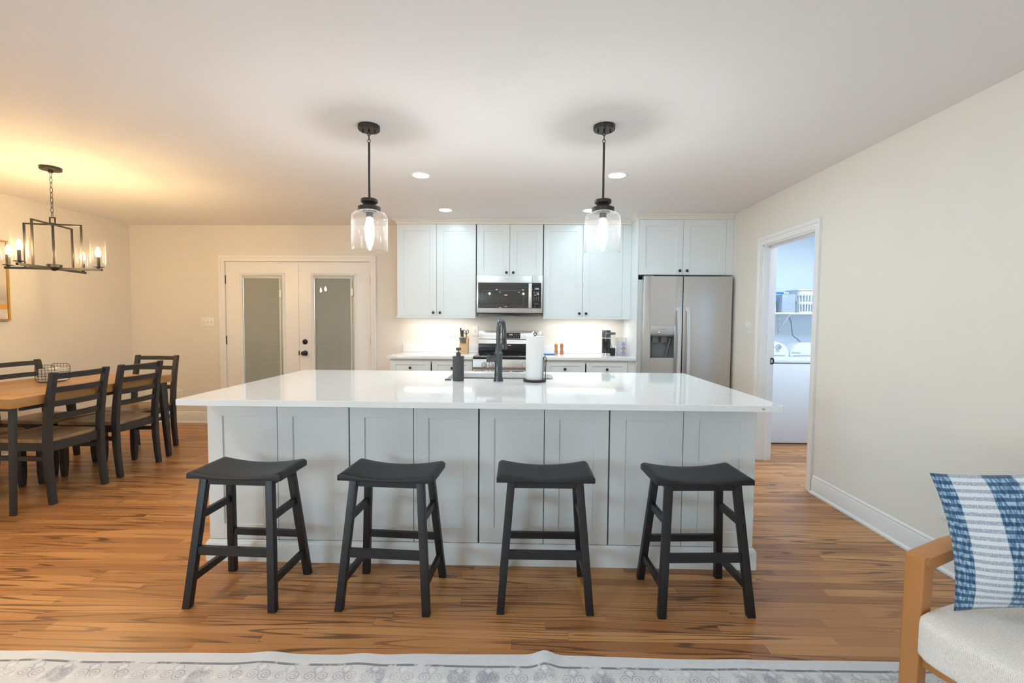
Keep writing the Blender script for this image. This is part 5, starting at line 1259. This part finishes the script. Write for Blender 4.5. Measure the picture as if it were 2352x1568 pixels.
for i in range(nu):
    for j in range(nv):
        t.faces.new((A_[i][j+1], A_[i+1][j+1], A_[i+1][j], A_[i][j])); t.faces.new((B_[i][j], B_[i+1][j], B_[i+1][j+1], B_[i][j+1]))
    t.faces.new((A_[i][0], A_[i+1][0], B_[i+1][0], B_[i][0])); t.faces.new((B_[i][nv], B_[i+1][nv], A_[i+1][nv], A_[i][nv]))
for j in range(nv):
    t.faces.new((A_[0][j+1], A_[0][j], B_[0][j], B_[0][j+1])); t.faces.new((A_[nu][j], A_[nu][j+1], B_[nu][j+1], B_[nu][j]))
b.add(t); rg = b.build('area_rug', M['rug'], ang=60); rg.location = o; rg.rotation_euler = (0, 0, ang); tag(rg, 'pale grey patterned area rug with a dark border line in the foreground', 'rug')

# ------------------------------------------------------------------ armchair and pillow
psi = math.radians(-70); o = (1.632, 1.182, 0.0075)
r = thing('armchair', 'wooden-framed armchair with an oatmeal cushion at the right edge', 'armchair', o, psi)
# local: front is -y, the far arm is at -x
zr = -0.0075
for sx in (-1, 1):
    ax = sx*0.325
    p = MB(); p.hexa([(ax-0.024, -0.372, 0), (ax+0.024, -0.372, 0), (ax+0.024, -0.335, 0), (ax-0.024, -0.335, 0)], [(ax-0.026, -0.362, 0.612), (ax+0.026, -0.362, 0.612), (ax+0.026, -0.312, 0.612), (ax-0.026, -0.312, 0.612)], 0.006, 3)
    p.build('front_leg', M['arm_wood'], r, 50)
    arm = [(-0.357, 0.5955), (-0.352, 0.606), (-0.335, 0.612), (-0.20, 0.628), (0.0, 0.636), (0.20, 0.630), (0.34, 0.612), (0.34, 0.578), (0.20, 0.594), (0.0, 0.600), (-0.20, 0.592), (-0.312, 0.576), (-0.33, 0.570)]
    MB().prism(arm, ax-0.029, ax+0.029, 'x', 0.006).build('armrest', M['arm_wood'], r, 50)
    MB().hexa([(ax-0.02, 0.38, 0), (ax+0.02, 0.38, 0), (ax+0.02, 0.42, 0), (ax-0.02, 0.42, 0)], [(ax-0.02, 0.325, 0.60), (ax+0.02, 0.325, 0.60), (ax+0.02, 0.365, 0.60), (ax-0.02, 0.365, 0.60)], 0.004).build('rear_leg', M['arm_wood'], r)
    MB().box((ax-0.012, -0.335, 0.28), (ax+0.012, 0.36, 0.336), 0.003).build('side_rail', M['arm_wood'], r)
MB().box((-0.302, -0.348, 0.28), (0.302, -0.322, 0.336), 0.003).build('front_rail', M['arm_wood'], r)
MB().box((-0.302, 0.33, 0.28), (0.302, 0.355, 0.34), 0.003).build('rear_rail', M['arm_wood'], r)
def cushion(mb, lo, hi, puff, ex=5.0, n=18):
    """soft box: superellipsoid-like with flattened faces"""
    t = bmesh.new(); bmesh.ops.create_cube(t, size=2); bmesh.ops.subdivide_edges(t, edges=t.edges[:], cuts=n, use_grid_fill=True)
    c = (Vector(lo)+Vector(hi))/2; h = (Vector(hi)-Vector(lo))/2
    for v in t.verts:
        p = v.co; m = (abs(p.x)**ex+abs(p.y)**ex+abs(p.z)**ex)**(1/ex)
        q = p/m
        q.z *= 1+puff*(1-abs(q.x)**2)*(1-abs(q.y)**2)
        v.co = Vector((c.x+q.x*h.x, c.y+q.y*h.y, c.z+q.z*h.z))
    return mb.add(t)
cushion(MB(), (-0.297, -0.432, 0.338), (0.297, 0.28, 0.466), 0.07, 11).build('seat_cushion', M['weave'], r, 80)
b = MB(); cushion(b, (-0.297, -0.065, -0.30), (0.297, 0.065, 0.30), 0.0, 6)
for v in b.bm.verts: v.co = Matrix.Translation((0, 0.325, 0.755)) @ Matrix.Rotation(math.radians(-14), 4, 'X') @ v.co
b.build('back_cushion', M['weave'], r, 80)

def pillow(name, size, thick, mw, label):
    n = 36; t = bmesh.new(); uvl = t.loops.layers.uv.new('UVMap'); G = {}
    for side in (1, -1):
        for i in range(n+1):
            for j in range(n+1):
                u, v = -1+2*i/n, -1+2*j/n
                if side == -1 and (i in (0, n) or j in (0, n)): G[(side, i, j)] = G[(1, i, j)]; continue
                pin_u = 1-0.105*(1-abs(u))**0+0.0
                sx_ = size/2*(1-0.115*(1-v*v)*abs(u)**3); sy_ = size/2*(1-0.075*(1-u*u)*abs(v)**3)
                z = thick*((1-u*u)*(1-v*v))**0.7
                z += 0.004*math.sin(5*u+1.3)*math.sin(4*v)*(1-u*u)*(1-v*v)
                G[(side, i, j)] = t.verts.new((u*sx_, -z if side > 0 else 0.55*z, v*sy_))
    for side in (1, -1):
        for i in range(n):
            for j in range(n):
                q = [(i, j), (i+1, j), (i+1, j+1), (i, j+1)]
                if side == -1: q = q[::-1]
                f = t.faces.new([G[(side,)+k] for k in q])
                for lp, k in zip(f.loops, q): lp[uvl].uv = (k[0]/n, k[1]/n)
    me = bpy.data.meshes.new(name); t.to_mesh(me); t.free(); me.materials.append(M['pillow'])
    for p in me.polygons: p.use_smooth = True
    o = bpy.data.objects.new(name, me); COL.objects.link(o); o.matrix_world = mw
    return tag(o, label, 'pillow')
C0 = Vector((1.294, 1.332, 0.506))           # lower left corner
U = Vector((0.97, -0.23, 0.0)).normalized()
V = Vector((-0.165, 0.16, 0.97)); V = (V-U*V.dot(U)).normalized()
N = U.cross(V)                                # pillow local axes: x = U, z = V, y = V x U
S = 0.419
Yax = V.cross(U)
V = Vector((-0.0965, 0.044, 0.382)); V = V/S   # the soft pillow slumps toward the arm
ctr = C0+U*S/2+V*S/2
mw = Matrix(((U.x, Yax.x, V.x, ctr.x), (U.y, Yax.y, V.y, ctr.y), (U.z, Yax.z, V.z, ctr.z), (0, 0, 0, 1)))
pillow('throw_pillow', S, 0.075, mw, 'blue and white plaid woven throw pillow on the armchair')

# ------------------------------------------------------------------ ceiling fan behind the camera (seen in the microwave glass)
o = (-0.40, -3.6, H); r = thing('ceiling_fan', 'dark ceiling fan with a lit round shade, mirrored in the microwave glass', 'ceiling fan', o)
MB().lathe([(0, 0), (0.07, 0), (0.065, -0.03), (0.02, -0.05), (0.015, -0.09), (0.09, -0.12), (0.125, -0.17), (0.13, -0.22), (0.10, -0.235), (0, -0.235)], seg=32).build('motor_housing', M['leather'], r)
for k in range(5):
    a = 2*PI*k/5+0.3; c, s = math.cos(a), math.sin(a)
    b = MB(); Mx = Matrix.Rotation(a, 4, 'Z')
    b.box((0.12, -0.065, -0.21), (0.66, 0.065, -0.202), 0.003, M=Mx @ Matrix.Rotation(0.12, 4, 'X')); b.build('blade', M['leather'], r)
MB().lathe([(0, -0.235), (0.09, -0.235), (0.14, -0.27), (0.155, -0.2745), (0, -0.2745)], seg=32).build('light_kit', M['leather'], r)
MB().lathe([(0.15, -0.275), (0.165, -0.29), (0.15, -0.325), (0.09, -0.345), (0, -0.35)], seg=32).build('light_shade', emit('fan_shade', (1.0, 0.80, 0.55), 60), r)
